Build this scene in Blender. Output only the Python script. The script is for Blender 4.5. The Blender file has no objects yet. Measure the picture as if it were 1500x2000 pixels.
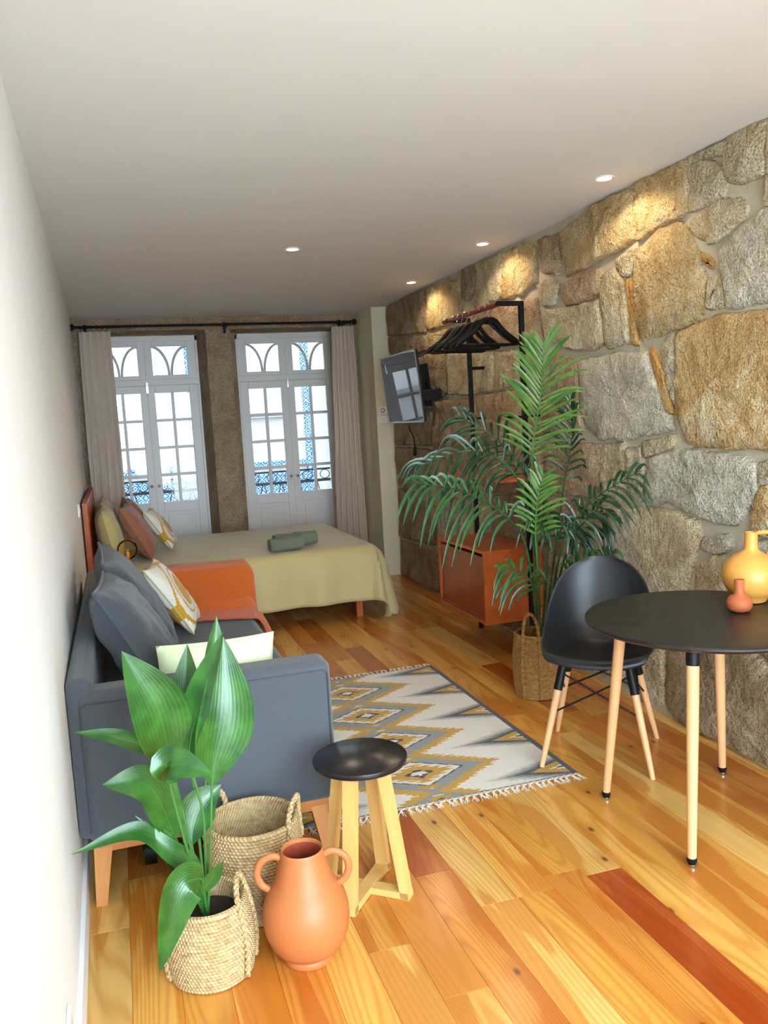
import bpy, math, random
from mathutils import Vector, Matrix, noise
random.seed(7)
sc = bpy.context.scene
COL = sc.collection

# ------------------------------------------------------------------ camera
cam_d = bpy.data.cameras.new('camera')
cam = bpy.data.objects.new('camera', cam_d); COL.objects.link(cam)
_r = Vector((0.95074, -0.30491, -0.05581)); _u = Vector((0.08685, 0.08919, 0.99222)); _f = Vector((0.29756, 0.94820, -0.11128))
cam.matrix_world = Matrix(((_r.x, _u.x, -_f.x, 0.222), (_r.y, _u.y, -_f.y, 0.0), (_r.z, _u.z, -_f.z, 1.5), (0, 0, 0, 1)))
cam_d.sensor_fit = 'VERTICAL'; cam_d.sensor_height = 36.0; cam_d.lens = 36.0 * 1637.25 / 2000.0
cam_d.clip_start = 0.02; cam_d.clip_end = 200
sc.camera = cam

# ------------------------------------------------------------------ world: bright overcast sky
w = bpy.data.worlds.new('overcast_sky'); sc.world = w; w.use_nodes = True
bg = w.node_tree.nodes['Background']
bg.inputs['Color'].default_value = (0.70, 0.87, 1.0, 1); bg.inputs['Strength'].default_value = WORLD_STRENGTH = 9.0

def portal(name, loc, rot, sx, sy):
    d = bpy.data.lights.new(name, 'AREA'); d.shape = 'RECTANGLE'; d.size = sx; d.size_y = sy
    d.cycles.is_portal = True
    o = bpy.data.objects.new(name, d); COL.objects.link(o); o.location = loc; o.rotation_euler = rot
    return o
# light guides in the real openings: the street doors and the window behind the camera
portal('sky_guide_street', (1.25, 8.64, 1.25), (-math.pi/2, 0, 0), 2.6, 2.4)
portal('sky_guide_rear', (1.28, -.90, 1.25), (math.pi/2, 0, 0), 2.6, 2.5)

sc.view_settings.view_transform = 'Standard'; sc.view_settings.look = 'None'
sc.view_settings.exposure = EXPOSURE = 1.30; sc.view_settings.gamma = 1.0; sc.view_settings.use_curve_mapping = False
sc.cycles.max_bounces = 6; sc.cycles.diffuse_bounces = 4; sc.cycles.glossy_bounces = 3
sc.cycles.transmission_bounces = 4; sc.cycles.transparent_max_bounces = 10
sc.cycles.use_adaptive_sampling = True; sc.cycles.adaptive_threshold = 0.05; sc.cycles.adaptive_min_samples = 16
sc.cycles.sample_clamp_indirect = 6.0; sc.cycles.caustics_reflective = False; sc.cycles.caustics_refractive = False
sc.cycles.use_denoising = True

# ------------------------------------------------------------------ dimensions (metres); x across, y into the room, z up
H = 2.524
def xl(y): return -0.013 * (y - 3.0)            # painted wall
def xr(y): return 2.625 + 0.022 * (y - 3.0)     # stone wall
YB, YF = 8.10, -0.7

# ------------------------------------------------------------------ helpers
def lin(c):
    return tuple(((v/255.0)/12.92 if v/255.0 <= 0.04045 else ((v/255.0+0.055)/1.055)**2.4) for v in c)

class MB:
    """collects geometry for one mesh"""
    def __init__(s): s.v = []; s.f = []; s.c = None
    def add(s, vs, fs):
        b = len(s.v); s.v += [tuple(v) for v in vs]; s.f += [tuple(i+b for i in f) for f in fs]; return s
    def box(s, x0, x1, y0, y1, z0, z1, ch=0.0):
        if ch <= 0:
            vs = [(x, y, z) for z in (z0, z1) for y in (y0, y1) for x in (x0, x1)]
            return s.add(vs, [(0,2,3,1), (4,5,7,6), (0,1,5,4), (2,6,7,3), (0,4,6,2), (1,3,7,5)])
        c = min(ch, (x1-x0)*.45, (y1-y0)*.45, (z1-z0)*.45)
        vs = []; idx = {}
        for ax in range(3):
            for sg in (0, 1):
                for a in (0, 1):
                    for b in (0, 1):
                        p = [None]*3
                        lo = (x0, y0, z0); hi = (x1, y1, z1)
                        o1, o2 = [i for i in range(3) if i != ax]
                        p[ax] = hi[ax] if sg else lo[ax]
                        p[o1] = hi[o1]-c if a else lo[o1]+c
                        p[o2] = hi[o2]-c if b else lo[o2]+c
                        idx[(ax, sg, a, b)] = len(vs); vs.append(tuple(p))
        fs = []
        def key(ax, bits):           # bits: (bx,by,bz)
            o1, o2 = [i for i in range(3) if i != ax]
            return idx[(ax, bits[ax], bits[o1], bits[o2])]
        for ax in range(3):
            for sg in (0, 1):
                q = [idx[(ax, sg, 0, 0)], idx[(ax, sg, 1, 0)], idx[(ax, sg, 1, 1)], idx[(ax, sg, 0, 1)]]
                fs.append(tuple(q))
        for a in range(3):
            for b in range(a+1, 3):
                cax = 3-a-b
                for ba in (0, 1):
                    for bb in (0, 1):
                        def bits(v):
                            r = [0]*3; r[a] = ba; r[b] = bb; r[cax] = v; return r
                        fs.append((key(a, bits(0)), key(a, bits(1)), key(b, bits(1)), key(b, bits(0))))
        for bx in (0, 1):
            for by in (0, 1):
                for bz in (0, 1):
                    fs.append((key(0, (bx, by, bz)), key(1, (bx, by, bz)), key(2, (bx, by, bz))))
        return s.add(vs, fs)
    def prism(s, poly, z0, z1):
        n = len(poly)
        vs = [(x, y, z0) for x, y in poly] + [(x, y, z1) for x, y in poly]
        fs = [tuple(range(n-1, -1, -1)), tuple(range(n, 2*n))] + [(i, (i+1) % n, (i+1) % n+n, i+n) for i in range(n)]
        return s.add(vs, fs)
    def tube(s, pts, rad, seg=10, caps=True, closed=False, flat=1.0):
        P = [Vector(p) for p in pts]; n = len(P)
        R = rad if isinstance(rad, (list, tuple)) else [rad]*n
        up = Vector((0, 0, 1)); prev = None; rings = []
        for i, p in enumerate(P):
            if closed: t = P[(i+1) % n]-P[i-1]
            else: t = P[min(i+1, n-1)]-P[max(i-1, 0)]
            if t.length < 1e-9: t = Vector((0, 0, 1))
            t.normalize()
            if prev is None:
                a = t.cross(up if abs(t.z) < .9 else Vector((1, 0, 0)))
            else:
                a = prev - t*prev.dot(t)
                if a.length < 1e-6: a = t.cross(up)
            a.normalize(); b = t.cross(a); prev = a
            rings.append([p + (a*math.cos(2*math.pi*k/seg) + b*math.sin(2*math.pi*k/seg)*flat)*R[i] for k in range(seg)])
        vs = [v for r in rings for v in r]; fs = []
        m = n if closed else n-1
        for i in range(m):
            for k in range(seg):
                j = (i+1) % n
                fs.append((i*seg+k, i*seg+(k+1) % seg, j*seg+(k+1) % seg, j*seg+k))
        if caps and not closed:
            fs.append(tuple(range(seg-1, -1, -1))); fs.append(tuple((n-1)*seg+k for k in range(seg)))
        return s.add(vs, fs)
    def lathe(s, prof, seg=48, c=(0, 0, 0), jit=None, cap=True):
        vs = []; fs = []; n = len(prof)
        for r, z in prof:
            for k in range(seg):
                a = 2*math.pi*k/seg
                rr = r if jit is None else r*jit(a, z)
                vs.append((c[0]+rr*math.cos(a), c[1]+rr*math.sin(a), c[2]+z))
        for i in range(n-1):
            for k in range(seg):
                fs.append((i*seg+k, i*seg+(k+1) % seg, (i+1)*seg+(k+1) % seg, (i+1)*seg+k))
        if cap and prof[0][0] > 1e-6: fs.append(tuple(range(seg-1, -1, -1)))
        if cap and prof[-1][0] > 1e-6: fs.append(tuple((n-1)*seg+k for k in range(seg)))
        return s.add(vs, fs)
    def grid(s, fn, nu, nv, closed_u=False):
        b = []
        for j in range(nv+1):
            for i in range(nu if closed_u else nu+1):
                b.append(tuple(fn(i/nu, j/nv)))
        m = nu if closed_u else nu+1
        fs = []
        for j in range(nv):
            for i in range(nu):
                i2 = (i+1) % m
                fs.append((j*m+i, j*m+i2, (j+1)*m+i2, (j+1)*m+i))
        return s.add(b, fs)
    def xf(s, fn):
        s.v = [tuple(fn(Vector(v))) for v in s.v]; return s
    def mesh(s, name, mat, smooth=True):
        me = bpy.data.meshes.new(name); me.from_pydata(s.v, [], s.f); me.update()
        import bmesh
        bm = bmesh.new(); bm.from_mesh(me)
        bmesh.ops.remove_doubles(bm, verts=bm.verts, dist=1e-6)
        bmesh.ops.recalc_face_normals(bm, faces=bm.faces)
        bm.to_mesh(me); bm.free()
        if mat: me.materials.append(mat)
        if smooth:
            for p in me.polygons: p.use_smooth = True
            me.set_sharp_from_angle(angle=math.radians(38))
        return me
    def build(s, name, mat, parent=None, smooth=True, loc=(0, 0, 0), rz=0):
        o = bpy.data.objects.new(name, s.mesh(name, mat, smooth)); COL.objects.link(o)
        o.location = loc; o.rotation_euler = (0, 0, rz)
        if parent is not None: o.parent = parent
        return o

def tag(o, label=None, cat=None, group=None, kind=None):
    if label: o['label'] = label
    if cat: o['category'] = cat
    if group: o['group'] = group
    if kind: o['kind'] = kind
    return o
def thing(name, label=None, cat=None, loc=(0, 0, 0), rz=0, group=None, kind=None, rot=None):
    o = bpy.data.objects.new(name, None); COL.objects.link(o); o.empty_display_size = 0.1
    o.location = loc; o.rotation_euler = rot if rot else (0, 0, rz)
    return tag(o, label, cat, group, kind)
def struct(name, mb, mat, smooth=False, label=None):
    return tag(mb.build(name, mat, None, smooth), label, None, None, 'structure')
def bez(P, n):
    """Catmull-Rom through points P, n samples"""
    P = [Vector(p) for p in P]; out = []; m = len(P)-1
    for i in range(n+1):
        t = i/n*m; k = min(int(t), m-1); f = t-k
        p0 = P[k-1] if k > 0 else P[0]*2-P[1]; p1 = P[k]; p2 = P[k+1]; p3 = P[k+2] if k+2 <= m else P[m]*2-P[m-1]
        out.append(0.5*((2*p1)+(-p0+p2)*f+(2*p0-5*p1+4*p2-p3)*f*f+(-p0+3*p1-3*p2+p3)*f**3))
    return out
def nz(x, y=0, z=0): return noise.noise(Vector((x, y, z)))

# ------------------------------------------------------------------ materials
class NT:
    def __init__(s, name):
        s.m = bpy.data.materials.new(name); s.m.use_nodes = True; s.t = s.m.node_tree; s.n = s.t.nodes; s.l = s.t.links
        s.b = s.n['Principled BSDF']
    def node(s, t, **kw):
        n = s.n.new(t)
        for k, v in kw.items():
            if k.startswith('_'): setattr(n, k[1:], v)
            else: n.inputs[k.replace('__', ' ')].default_value = v
        return n
    def link(s, a, b): s.l.new(a, b)
    def coord(s, out='Object', scale=(1, 1, 1), rot=(0, 0, 0)):
        if out == 'Position': src = s.node('ShaderNodeNewGeometry').outputs['Position']
        else: src = s.node('ShaderNodeTexCoord').outputs[out]
        mp = s.node('ShaderNodeMapping'); mp.inputs['Scale'].default_value = scale; mp.inputs['Rotation'].default_value = rot
        s.link(src, mp.inputs['Vector']); return mp.outputs['Vector']
    def noise(s, vec, scale, detail=3, rough=.55, dist=0):
        n = s.node('ShaderNodeTexNoise', Scale=scale, Detail=detail, Roughness=rough, Distortion=dist); s.link(vec, n.inputs['Vector']); return n.outputs['Fac']
    def ramp(s, fac, stops):
        r = s.node('ShaderNodeValToRGB'); e = r.color_ramp.elements
        while len(e) < len(stops): e.new(0.5)
        for i, (p, c) in enumerate(stops):
            e[i].position = p; e[i].color = (*c, 1) if len(c) == 3 else c
        s.link(fac, r.inputs['Fac']); return r.outputs['Color']
    def mix(s, fac, a, b, mode='MIX'):
        n = s.node('ShaderNodeMix', _data_type='RGBA', _blend_type=mode)
        for sock, v in ((n.inputs[0], fac), (n.inputs[6], a), (n.inputs[7], b)):
            if hasattr(v, 'links') or hasattr(v, 'is_linked'): s.link(v, sock)
            elif isinstance(v, (int, float)): sock.default_value = v
            else: sock.default_value = (*v, 1) if len(v) == 3 else v
        return n.outputs[2]
    def math(s, op, a, b=0.0):
        n = s.node('ShaderNodeMath', _operation=op)
        for i, v in ((0, a), (1, b)):
            if isinstance(v, (int, float)): n.inputs[i].default_value = v
            else: s.link(v, n.inputs[i])
        return n.outputs[0]
    def bump(s, h, strength=.3, dist=.01):
        n = s.node('ShaderNodeBump', Strength=strength, Distance=dist); s.link(h, n.inputs['Height']); s.link(n.outputs['Normal'], s.b.inputs['Normal'])
    def col(s, v):
        if isinstance(v, tuple): s.b.inputs['Base Color'].default_value = (*v, 1)
        else: s.link(v, s.b.inputs['Base Color'])
    def set(s, **kw):
        for k, v in kw.items(): s.b.inputs[k.replace('__', ' ')].default_value = v
        return s

def plain(name, rgb, rough=.5, var=.06, vscale=6, bump=0, bscale=120, spec=.5, metal=0, **kw):
    t = NT(name); c = lin(rgb); v = t.coord('Object')
    f = t.noise(v, vscale, 3)
    t.col(t.ramp(f, [(.25, tuple(x*(1-var) for x in c)), (.75, tuple(min(1, x*(1+var)) for x in c))]))
    t.set(Roughness=rough, Metallic=metal); t.b.inputs['Specular IOR Level'].default_value = spec
    if bump: t.bump(t.noise(v, bscale, 3), bump, .004)
    for k, x in kw.items(): t.b.inputs[k.replace('__', ' ')].default_value = x
    return t.m

def fabric(name, rgb, rgb2=None, wscale=260, bump=.35, rough=.9, melange=.12):
    t = NT(name); v = t.coord('Object'); c = lin(rgb); c2 = lin(rgb2) if rgb2 else tuple(x*(1-melange*1.6) for x in c)
    f = t.noise(v, wscale, 2, .7); g = t.noise(v, 5, 3)
    col = t.ramp(f, [(.3, c2), (.68, c)])
    col = t.mix(t.math('MULTIPLY', g, .25), col, tuple(min(1, x*1.18) for x in c)); t.col(col)
    t.set(Roughness=rough); t.b.inputs['Specular IOR Level'].default_value = .2
    t.b.inputs['Sheen Weight'].default_value = .25; t.b.inputs['Sheen Roughness'].default_value = .5
    wv = t.node('ShaderNodeTexWave', Scale=wscale*1.1, Distortion=1.5, Detail=1.0, _bands_direction='Z'); t.link(v, wv.inputs['Vector'])
    wv2 = t.node('ShaderNodeTexWave', Scale=wscale*1.1, Distortion=1.5, Detail=1.0, _bands_direction='X'); t.link(v, wv2.inputs['Vector'])
    h = t.math('ADD', t.math('ADD', wv.outputs['Fac'], wv2.outputs['Fac']), t.math('MULTIPLY', t.noise(v, 30, 3), 2.0))
    t.bump(h, bump, .0015)
    return t.m

def wood(name, a, b, axis='Z', scale=14, rough=.4, spec=.4, coat=0.0, rings=.9):
    """wood with grain running along axis of the object"""
    t = NT(name); st = {'X': (.07, 1, 1), 'Y': (1, .07, 1), 'Z': (1, 1, .07)}[axis]
    v = t.coord('Object', st)
    oi = t.node('ShaderNodeObjectInfo'); sh = t.node('ShaderNodeVectorMath', _operation='ADD'); t.link(v, sh.inputs[0]); t.link(oi.outputs['Random'], sh.inputs[1]); v = sh.outputs[0]
    n = t.noise(v, scale, 5, .6, rings); g = t.noise(v, scale*9, 3, .6)
    f = t.math('ADD', t.math('MULTIPLY', n, .8), t.math('MULTIPLY', g, .25))
    t.col(t.ramp(f, [(.3, lin(a)), (.72, lin(b))])); t.set(Roughness=rough); t.b.inputs['Specular IOR Level'].default_value = spec
    t.b.inputs['Coat Weight'].default_value = coat; t.b.inputs['Coat Roughness'].default_value = .15
    t.bump(g, .05, .002)
    return t.m

def m_plank():
    t = NT('pine_plank'); oi = t.node('ShaderNodeObjectInfo')
    pos = t.node('ShaderNodeNewGeometry').outputs['Position']
    off = t.node('ShaderNodeVectorMath', _operation='SCALE'); off.inputs[3].default_value = 37.0
    cmb = t.node('ShaderNodeCombineXYZ'); t.link(oi.outputs['Random'], cmb.inputs[0]); t.link(oi.outputs['Random'], cmb.inputs[1]); t.link(oi.outputs['Random'], cmb.inputs[2])
    t.link(cmb.outputs[0], off.inputs[0])
    add = t.node('ShaderNodeVectorMath', _operation='ADD'); t.link(pos, add.inputs[0]); t.link(off.outputs[0], add.inputs[1])
    mp = t.node('ShaderNodeMapping'); mp.inputs['Scale'].default_value = (1, .11, 1); t.link(add.outputs[0], mp.inputs['Vector']); v = mp.outputs[0]
    # growth rings: bands across the board, warped so that they close into cathedral arches
    warp = t.noise(v, 4.0, 1, .4)
    sep = t.node('ShaderNodeSeparateXYZ'); t.link(v, sep.inputs[0])
    ph = t.math('ADD', t.math('MULTIPLY', sep.outputs[0], 330.0), t.math('MULTIPLY', warp, 210.0))
    ring = t.math('SINE', ph); ring = t.math('MULTIPLY', t.math('ADD', ring, 1.0), .5); ring = t.math('POWER', ring, 2.2)
    zone = t.noise(v, 8.5, 2, .5, .5)                                   # heartwood and sapwood
    fib = t.noise(v, 160, 3, .6)
    base = oi.outputs['Color']
    dark = t.mix(1.0, base, (.66, .42, .22), 'MULTIPLY')
    red = t.mix(1.0, base, (.82, .58, .38), 'MULTIPLY')
    light = t.mix(1.0, base, (1.18, 1.24, 1.35), 'MULTIPLY')
    zf = t.node('ShaderNodeMapRange'); zf.inputs['From Min'].default_value = .515; zf.inputs['From Max'].default_value = .55; t.link(zone, zf.inputs['Value'])
    c = t.mix(t.math('MULTIPLY', zf.outputs[0], .95), base, red)
    zl = t.node('ShaderNodeMapRange'); zl.inputs['From Min'].default_value = .45; zl.inputs['From Max'].default_value = .36; t.link(zone, zl.inputs['Value'])
    c = t.mix(t.math('MULTIPLY', zl.outputs[0], .7), c, light)
    c = t.mix(t.math('MULTIPLY', ring, .46), c, dark)
    c = t.mix(t.math('MULTIPLY', fib, .16), c, dark)
    # knots: sparse dark ovals
    mk = t.node('ShaderNodeMapping'); mk.inputs['Scale'].default_value = (3.6, 2.0, 1); t.link(add.outputs[0], mk.inputs['Vector'])
    vo = t.node('ShaderNodeTexVoronoi', Scale=1.0, _voronoi_dimensions='2D'); t.link(mk.outputs[0], vo.inputs['Vector'])
    kn = t.node('ShaderNodeMapRange'); kn.inputs['From Min'].default_value = .042; kn.inputs['From Max'].default_value = .016; t.link(vo.outputs['Distance'], kn.inputs['Value'])
    halo = t.node('ShaderNodeMapRange'); halo.inputs['From Min'].default_value = .16; halo.inputs['From Max'].default_value = .03; t.link(vo.outputs['Distance'], halo.inputs['Value'])
    sc_ = t.node('ShaderNodeSeparateColor'); t.link(vo.outputs['Color'], sc_.inputs[0]); keep = t.math('GREATER_THAN', sc_.outputs[0], .45)
    c = t.mix(t.math('MULTIPLY', t.math('MULTIPLY', halo.outputs[0], keep), .5), c, dark)
    c = t.mix(t.math('MULTIPLY', t.math('MULTIPLY', kn.outputs[0], keep), .85), c, lin((96, 44, 18)))
    t.col(c); t.set(Roughness=.30); t.b.inputs['Coat Weight'].default_value = .35; t.b.inputs['Coat Roughness'].default_value = .18
    t.bump(t.math('ADD', ring, fib), .05, .0015)
    return t.m

def m_stone(name, a, b, c, speck=.5):
    t = NT(name); oi = t.node('ShaderNodeObjectInfo'); pos = t.coord('Object')
    n1 = t.noise(pos, 4.5, 5, .65, .8); n2 = t.noise(pos, 22, 5, .7); n3 = t.noise(pos, 125, 2, .6); n4 = t.noise(pos, 42, 3, .75)
    col = t.ramp(n1, [(.36, lin(a)), (.5, lin(b)), (.62, lin(c))])
    col = t.mix(t.math('MULTIPLY', n2, .35), col, lin(c))
    dk = t.ramp(n3, [(.36, (.40, .36, .31)), (.48, (1.0, 1.0, 1.0)), (.64, (1.5, 1.47, 1.4))])
    col = t.mix(speck, col, dk, 'MULTIPLY')
    t.col(col); t.set(Roughness=.92); t.b.inputs['Specular IOR Level'].default_value = .15
    h = t.math('ADD', t.math('ADD', t.math('MULTIPLY', n2, 2.4), t.math('MULTIPLY', n3, .35)), t.math('MULTIPLY', n4, .8))
    t.bump(h, 1.0, .024)
    return t.m

def m_seagrass(name, a, b, c):
    t = NT(name); v = t.coord('UV') if False else t.coord('Object')
    oc = t.node('ShaderNodeTexCoord').outputs['Object']; sp = t.node('ShaderNodeSeparateXYZ'); t.link(oc, sp.inputs[0])
    ang = t.math('ARCTAN2', sp.outputs[1], sp.outputs[0])
    f = t.math('SINE', t.math('ADD', t.math('MULTIPLY', ang, 72.0), t.math('MULTIPLY', sp.outputs[2], 300.0)))
    n = t.noise(v, 60, 3, .7); n2 = t.noise(t.coord('Object', (1, 1, 5)), 24, 3, .7)
    col = t.ramp(t.math('ADD', t.math('MULTIPLY', n, .5), t.math('MULTIPLY', n2, .5)), [(.32, lin(a)), (.5, lin(b)), (.68, lin(c))])
    col = t.mix(t.math('MULTIPLY', t.math('ADD', f, 1.0), .16), col, lin(a)); t.col(col)
    t.set(Roughness=.85); t.b.inputs['Specular IOR Level'].default_value = .2
    t.bump(t.math('ADD', t.math('MULTIPLY', f, .6), t.math('MULTIPLY', n, 1.5)), .55, .004)
    return t.m

def m_leaf(name, a, b, rough=.3, stripes=90):
    t = NT(name); uv = t.node('ShaderNodeAttribute'); uv.attribute_name = 'leaf_uv'
    sp = t.node('ShaderNodeSeparateXYZ'); t.link(uv.outputs['Vector'], sp.inputs[0])
    n = t.noise(t.coord('Object'), 14, 3)
    st = t.math('SINE', t.math('MULTIPLY', sp.outputs[0], stripes))
    f = t.math('ADD', t.math('MULTIPLY', n, .75), t.math('MULTIPLY', st, .045))
    t.col(t.ramp(f, [(.25, lin(a)), (.55, lin(b))])); t.set(Roughness=rough); t.b.inputs['Specular IOR Level'].default_value = .5
    t.b.inputs['Coat Weight'].default_value = .35; t.b.inputs['Coat Roughness'].default_value = .22
    tr = t.node('ShaderNodeBsdfTranslucent'); tr.inputs['Color'].default_value = (*[x*1.2 for x in lin(b)], 1)
    ms = t.node('ShaderNodeMixShader'); ms.inputs[0].default_value = .10
    out = t.n['Material Output']; t.link(t.b.outputs[0], ms.inputs[1]); t.link(tr.outputs[0], ms.inputs[2]); t.link(ms.outputs[0], out.inputs['Surface'])
    t.bump(st, .12, .0012)
    return t.m

def m_vcol(name, rough=.95, wscale=300, bump=.4):
    t = NT(name); a = t.node('ShaderNodeVertexColor'); a.layer_name = 'weave'
    v = t.coord('Object'); n = t.noise(v, wscale, 2, .7)
    t.col(t.mix(.35, a.outputs['Color'], t.ramp(n, [(.3, (.62, .62, .62)), (.6, (1.1, 1.1, 1.1))]), 'MULTIPLY'))
    t.set(Roughness=rough); t.b.inputs['Specular IOR Level'].default_value = .15; t.b.inputs['Sheen Weight'].default_value = .2
    t.bump(n, bump, .002); return t.m

def m_glass(name='clear_glass', tint=(1, 1, 1)):
    t = NT(name); out = t.n['Material Output']
    tr = t.node('ShaderNodeBsdfTransparent'); tr.inputs['Color'].default_value = (*tint, 1)
    gl = t.node('ShaderNodeBsdfGlossy'); gl.inputs['Roughness'].default_value = .02
    fr = t.node('ShaderNodeFresnel', IOR=1.45); ms = t.node('ShaderNodeMixShader')
    t.link(fr.outputs[0], ms.inputs[0]); t.link(tr.outputs[0], ms.inputs[1]); t.link(gl.outputs[0], ms.inputs[2]); t.link(ms.outputs[0], out.inputs['Surface'])
    return t.m

def m_emit(name, col, strength):
    t = NT(name); t.b.inputs['Emission Color'].default_value = (*col, 1); t.b.inputs['Emission Strength'].default_value = strength
    t.col((.9, .9, .9)); t.m.cycles.emission_sampling = 'NONE'; return t.m

def m_azulejo():
    t = NT('blue_tile'); v = t.coord('Object', (7.1, 7.1, 7.1))
    fr = t.node('ShaderNodeVectorMath', _operation='FRACTION'); t.link(v, fr.inputs[0])
    ce = t.node('ShaderNodeVectorMath', _operation='SUBTRACT'); t.link(fr.outputs[0], ce.inputs[0]); ce.inputs[1].default_value = (.5, .5, .5)
    ab = t.node('ShaderNodeVectorMath', _operation='ABSOLUTE'); t.link(ce.outputs[0], ab.inputs[0])
    sp = t.node('ShaderNodeSeparateXYZ'); t.link(ab.outputs[0], sp.inputs[0])
    d = t.math('ADD', sp.outputs[0], sp.outputs[2]); n = t.noise(v, 2.2, 2, .6)
    f = t.math('SINE', t.math('ADD', t.math('MULTIPLY', d, 19.0), t.math('MULTIPLY', n, 9.0)))
    t.col(t.ramp(t.math('ADD', t.math('MULTIPLY', f, .5), .5), [(.30, lin((16, 96, 160))), (.5, lin((64, 156, 196))), (.66, lin((186, 200, 206)))]))
    t.set(Roughness=.15); return t.m

M = {}
M['wall'] = plain('white_wall_paint', (238, 237, 234), .85, .012, 3, .06, 300, .2)
M['ceil'] = plain('ceiling_paint', (232, 230, 226), .9, .012, 2, .04, 260, .2)
M['cream'] = plain('cream_plaster', (226, 218, 188), .85, .03, 4, .1, 160, .2)
M['white'] = plain('white_lacquer', (236, 232, 230), .42, .02, 5)
M['base'] = plain('baseboard_paint', (240, 241, 243), .4, .01, 5)
M['plank'] = m_plank()
M['subfloor'] = plain('subfloor', (60, 38, 20), .9)
M['mortar'] = plain('lime_mortar', (190, 180, 158), .95, .12, 7, .7, 90, .1)
M['granite'] = m_stone('granite_jamb', (178, 150, 118), (198, 172, 140), (212, 190, 162), .5)
M['T'] = m_stone('stone_tan', (190, 166, 126), (214, 196, 158), (226, 214, 188))
M['O'] = m_stone('stone_ochre', (184, 148, 96), (210, 180, 130), (222, 202, 162))
M['Y'] = m_stone('stone_gold', (188, 144, 84), (220, 182, 122), (232, 214, 176))
M['G'] = m_stone('stone_grey', (178, 170, 152), (212, 206, 188), (226, 218, 194))
M['P'] = m_stone('stone_pale', (196, 180, 140), (208, 196, 166), (216, 208, 186))
M['R'] = m_stone('stone_russet', (168, 136, 104), (196, 166, 132), (208, 186, 156))
M['D'] = m_stone('stone_umber', (152, 130, 104), (180, 156, 126), (196, 176, 146))
M['B'] = m_stone('stone_amber', (200, 140, 72), (214, 162, 94), (210, 178, 122), .35)
M['black'] = plain('black_powder_coat', (14, 14, 16), .5, .05, spec=.25)
M['blackwood'] = plain('black_lacquered_top', (30, 29, 29), .38, .05, 8)
M['blackstool'] = plain('black_gloss_paint', (28, 27, 29), .26, .05, 8)
M['shell'] = plain('black_plastic', (30, 32, 36), .42, .03, 8)
M['steel'] = plain('chrome', (200, 200, 205), .18, .02, 5, metal=1.0)
M['iron'] = plain('wrought_iron', (34, 40, 52), .5)
M['teak'] = wood('teak_veneer', (150, 66, 22), (196, 98, 40), 'Y', 10, .35, .4, .2)
M['teakx'] = wood('teak_veneer_dark', (128, 52, 22), (156, 70, 32), 'Z', 9, .35, .4, .2)
M['rail'] = wood('red_wood_rail', (110, 44, 24), (146, 62, 36), 'Y', 12, .4)
M['oak'] = wood('beech_leg', (206, 150, 100), (226, 178, 128), 'Z', 12, .42)
M['bamboo'] = wood('bamboo', (206, 158, 88), (228, 186, 116), 'Z', 18, .4, .4, .1, .3)
M['bambooh'] = wood('bamboo_flat', (206, 158, 88), (228, 186, 116), 'X', 18, .4, .4, .1, .3)
M['sofa_leg'] = wood('sofa_leg_wood', (196, 124, 60), (216, 150, 84), 'Z', 12, .45)
M['sofa_rail'] = wood('sofa_rail_wood', (186, 110, 54), (206, 134, 74), 'X', 10, .45)
M['headboard'] = wood('headboard_wood', (164, 78, 30), (190, 100, 46), 'Y', 8, .4)
M['sofa'] = fabric('grey_sofa_weave', (86, 90, 96), (72, 76, 82), 300, .3)
M['seat'] = fabric('charcoal_seat_weave', (70, 70, 76), (58, 58, 64), 300, .25)
M['cush'] = fabric('slate_cushion', (74, 78, 84), (62, 66, 72), 240, .25)
M['orange'] = fabric('orange_throw', (216, 108, 36), (192, 88, 26), 200, .6)
M['lime'] = fabric('pale_green_linen', (222, 232, 190), (212, 224, 178), 240, .2)
M['olive'] = fabric('olive_cotton', (192, 176, 124), (186, 168, 116), 300, .12, .6)
M['olive'].node_tree.nodes['Principled BSDF'].inputs['Specular IOR Level'].default_value = .45
M['pillow'] = fabric('olive_pillowcase', (196, 184, 124), (188, 174, 114), 300, .12)
M['terra_f'] = fabric('terracotta_velvet', (162, 106, 80), (148, 94, 68), 240, .2)
M['mattress'] = fabric('mattress_ticking', (214, 208, 194), None, 200, .2)
M['curtain'] = fabric('linen_curtain', (248, 234, 220), (242, 226, 212), 260, .15)
M['towel'] = fabric('sage_towel', (136, 144, 120), (116, 124, 102), 320, .7)
M['terra'] = plain('terracotta_glaze', (188, 110, 62), .45, .04, 5, .05, 120, .4)
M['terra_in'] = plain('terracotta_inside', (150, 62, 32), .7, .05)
M['terra2'] = plain('small_bottle_clay', (182, 98, 60), .6, .04, 5, .05, 160, .3)
M['yellow'] = plain('mustard_glaze', (228, 160, 74), .42, .03, 5)
M['sea'] = m_seagrass('seagrass', (150, 118, 76), (198, 168, 122), (224, 200, 158))
M['sea2'] = m_seagrass('seagrass_dark', (128, 86, 42), (172, 128, 74), (200, 160, 102))
M['soil'] = plain('potting_soil', (44, 30, 20), .95, .3, 30, .8, 60)
M['leaf'] = m_leaf('broad_leaf_green', (28, 76, 26), (62, 118, 44), .30, 44)
M['leafD'] = m_leaf('frond_deep_green', (18, 46, 22), (38, 80, 40), .35, 30)
M['leafM'] = m_leaf('frond_green', (26, 66, 28), (56, 106, 50), .35, 30)
M['leafL'] = m_leaf('frond_light_green', (54, 98, 28), (98, 140, 52), .38, 30)
M['stem'] = plain('stem_green', (62, 118, 50), .4, .1, 10)
M['weave'] = m_vcol('kilim_weave'); M['print'] = m_vcol('printed_cushion', .9, 220, .25)
M['fringe'] = plain('wool_fringe', (226, 214, 198), .95, .06, 20, .5, 200, .1)
M['glass'] = m_glass()
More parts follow.
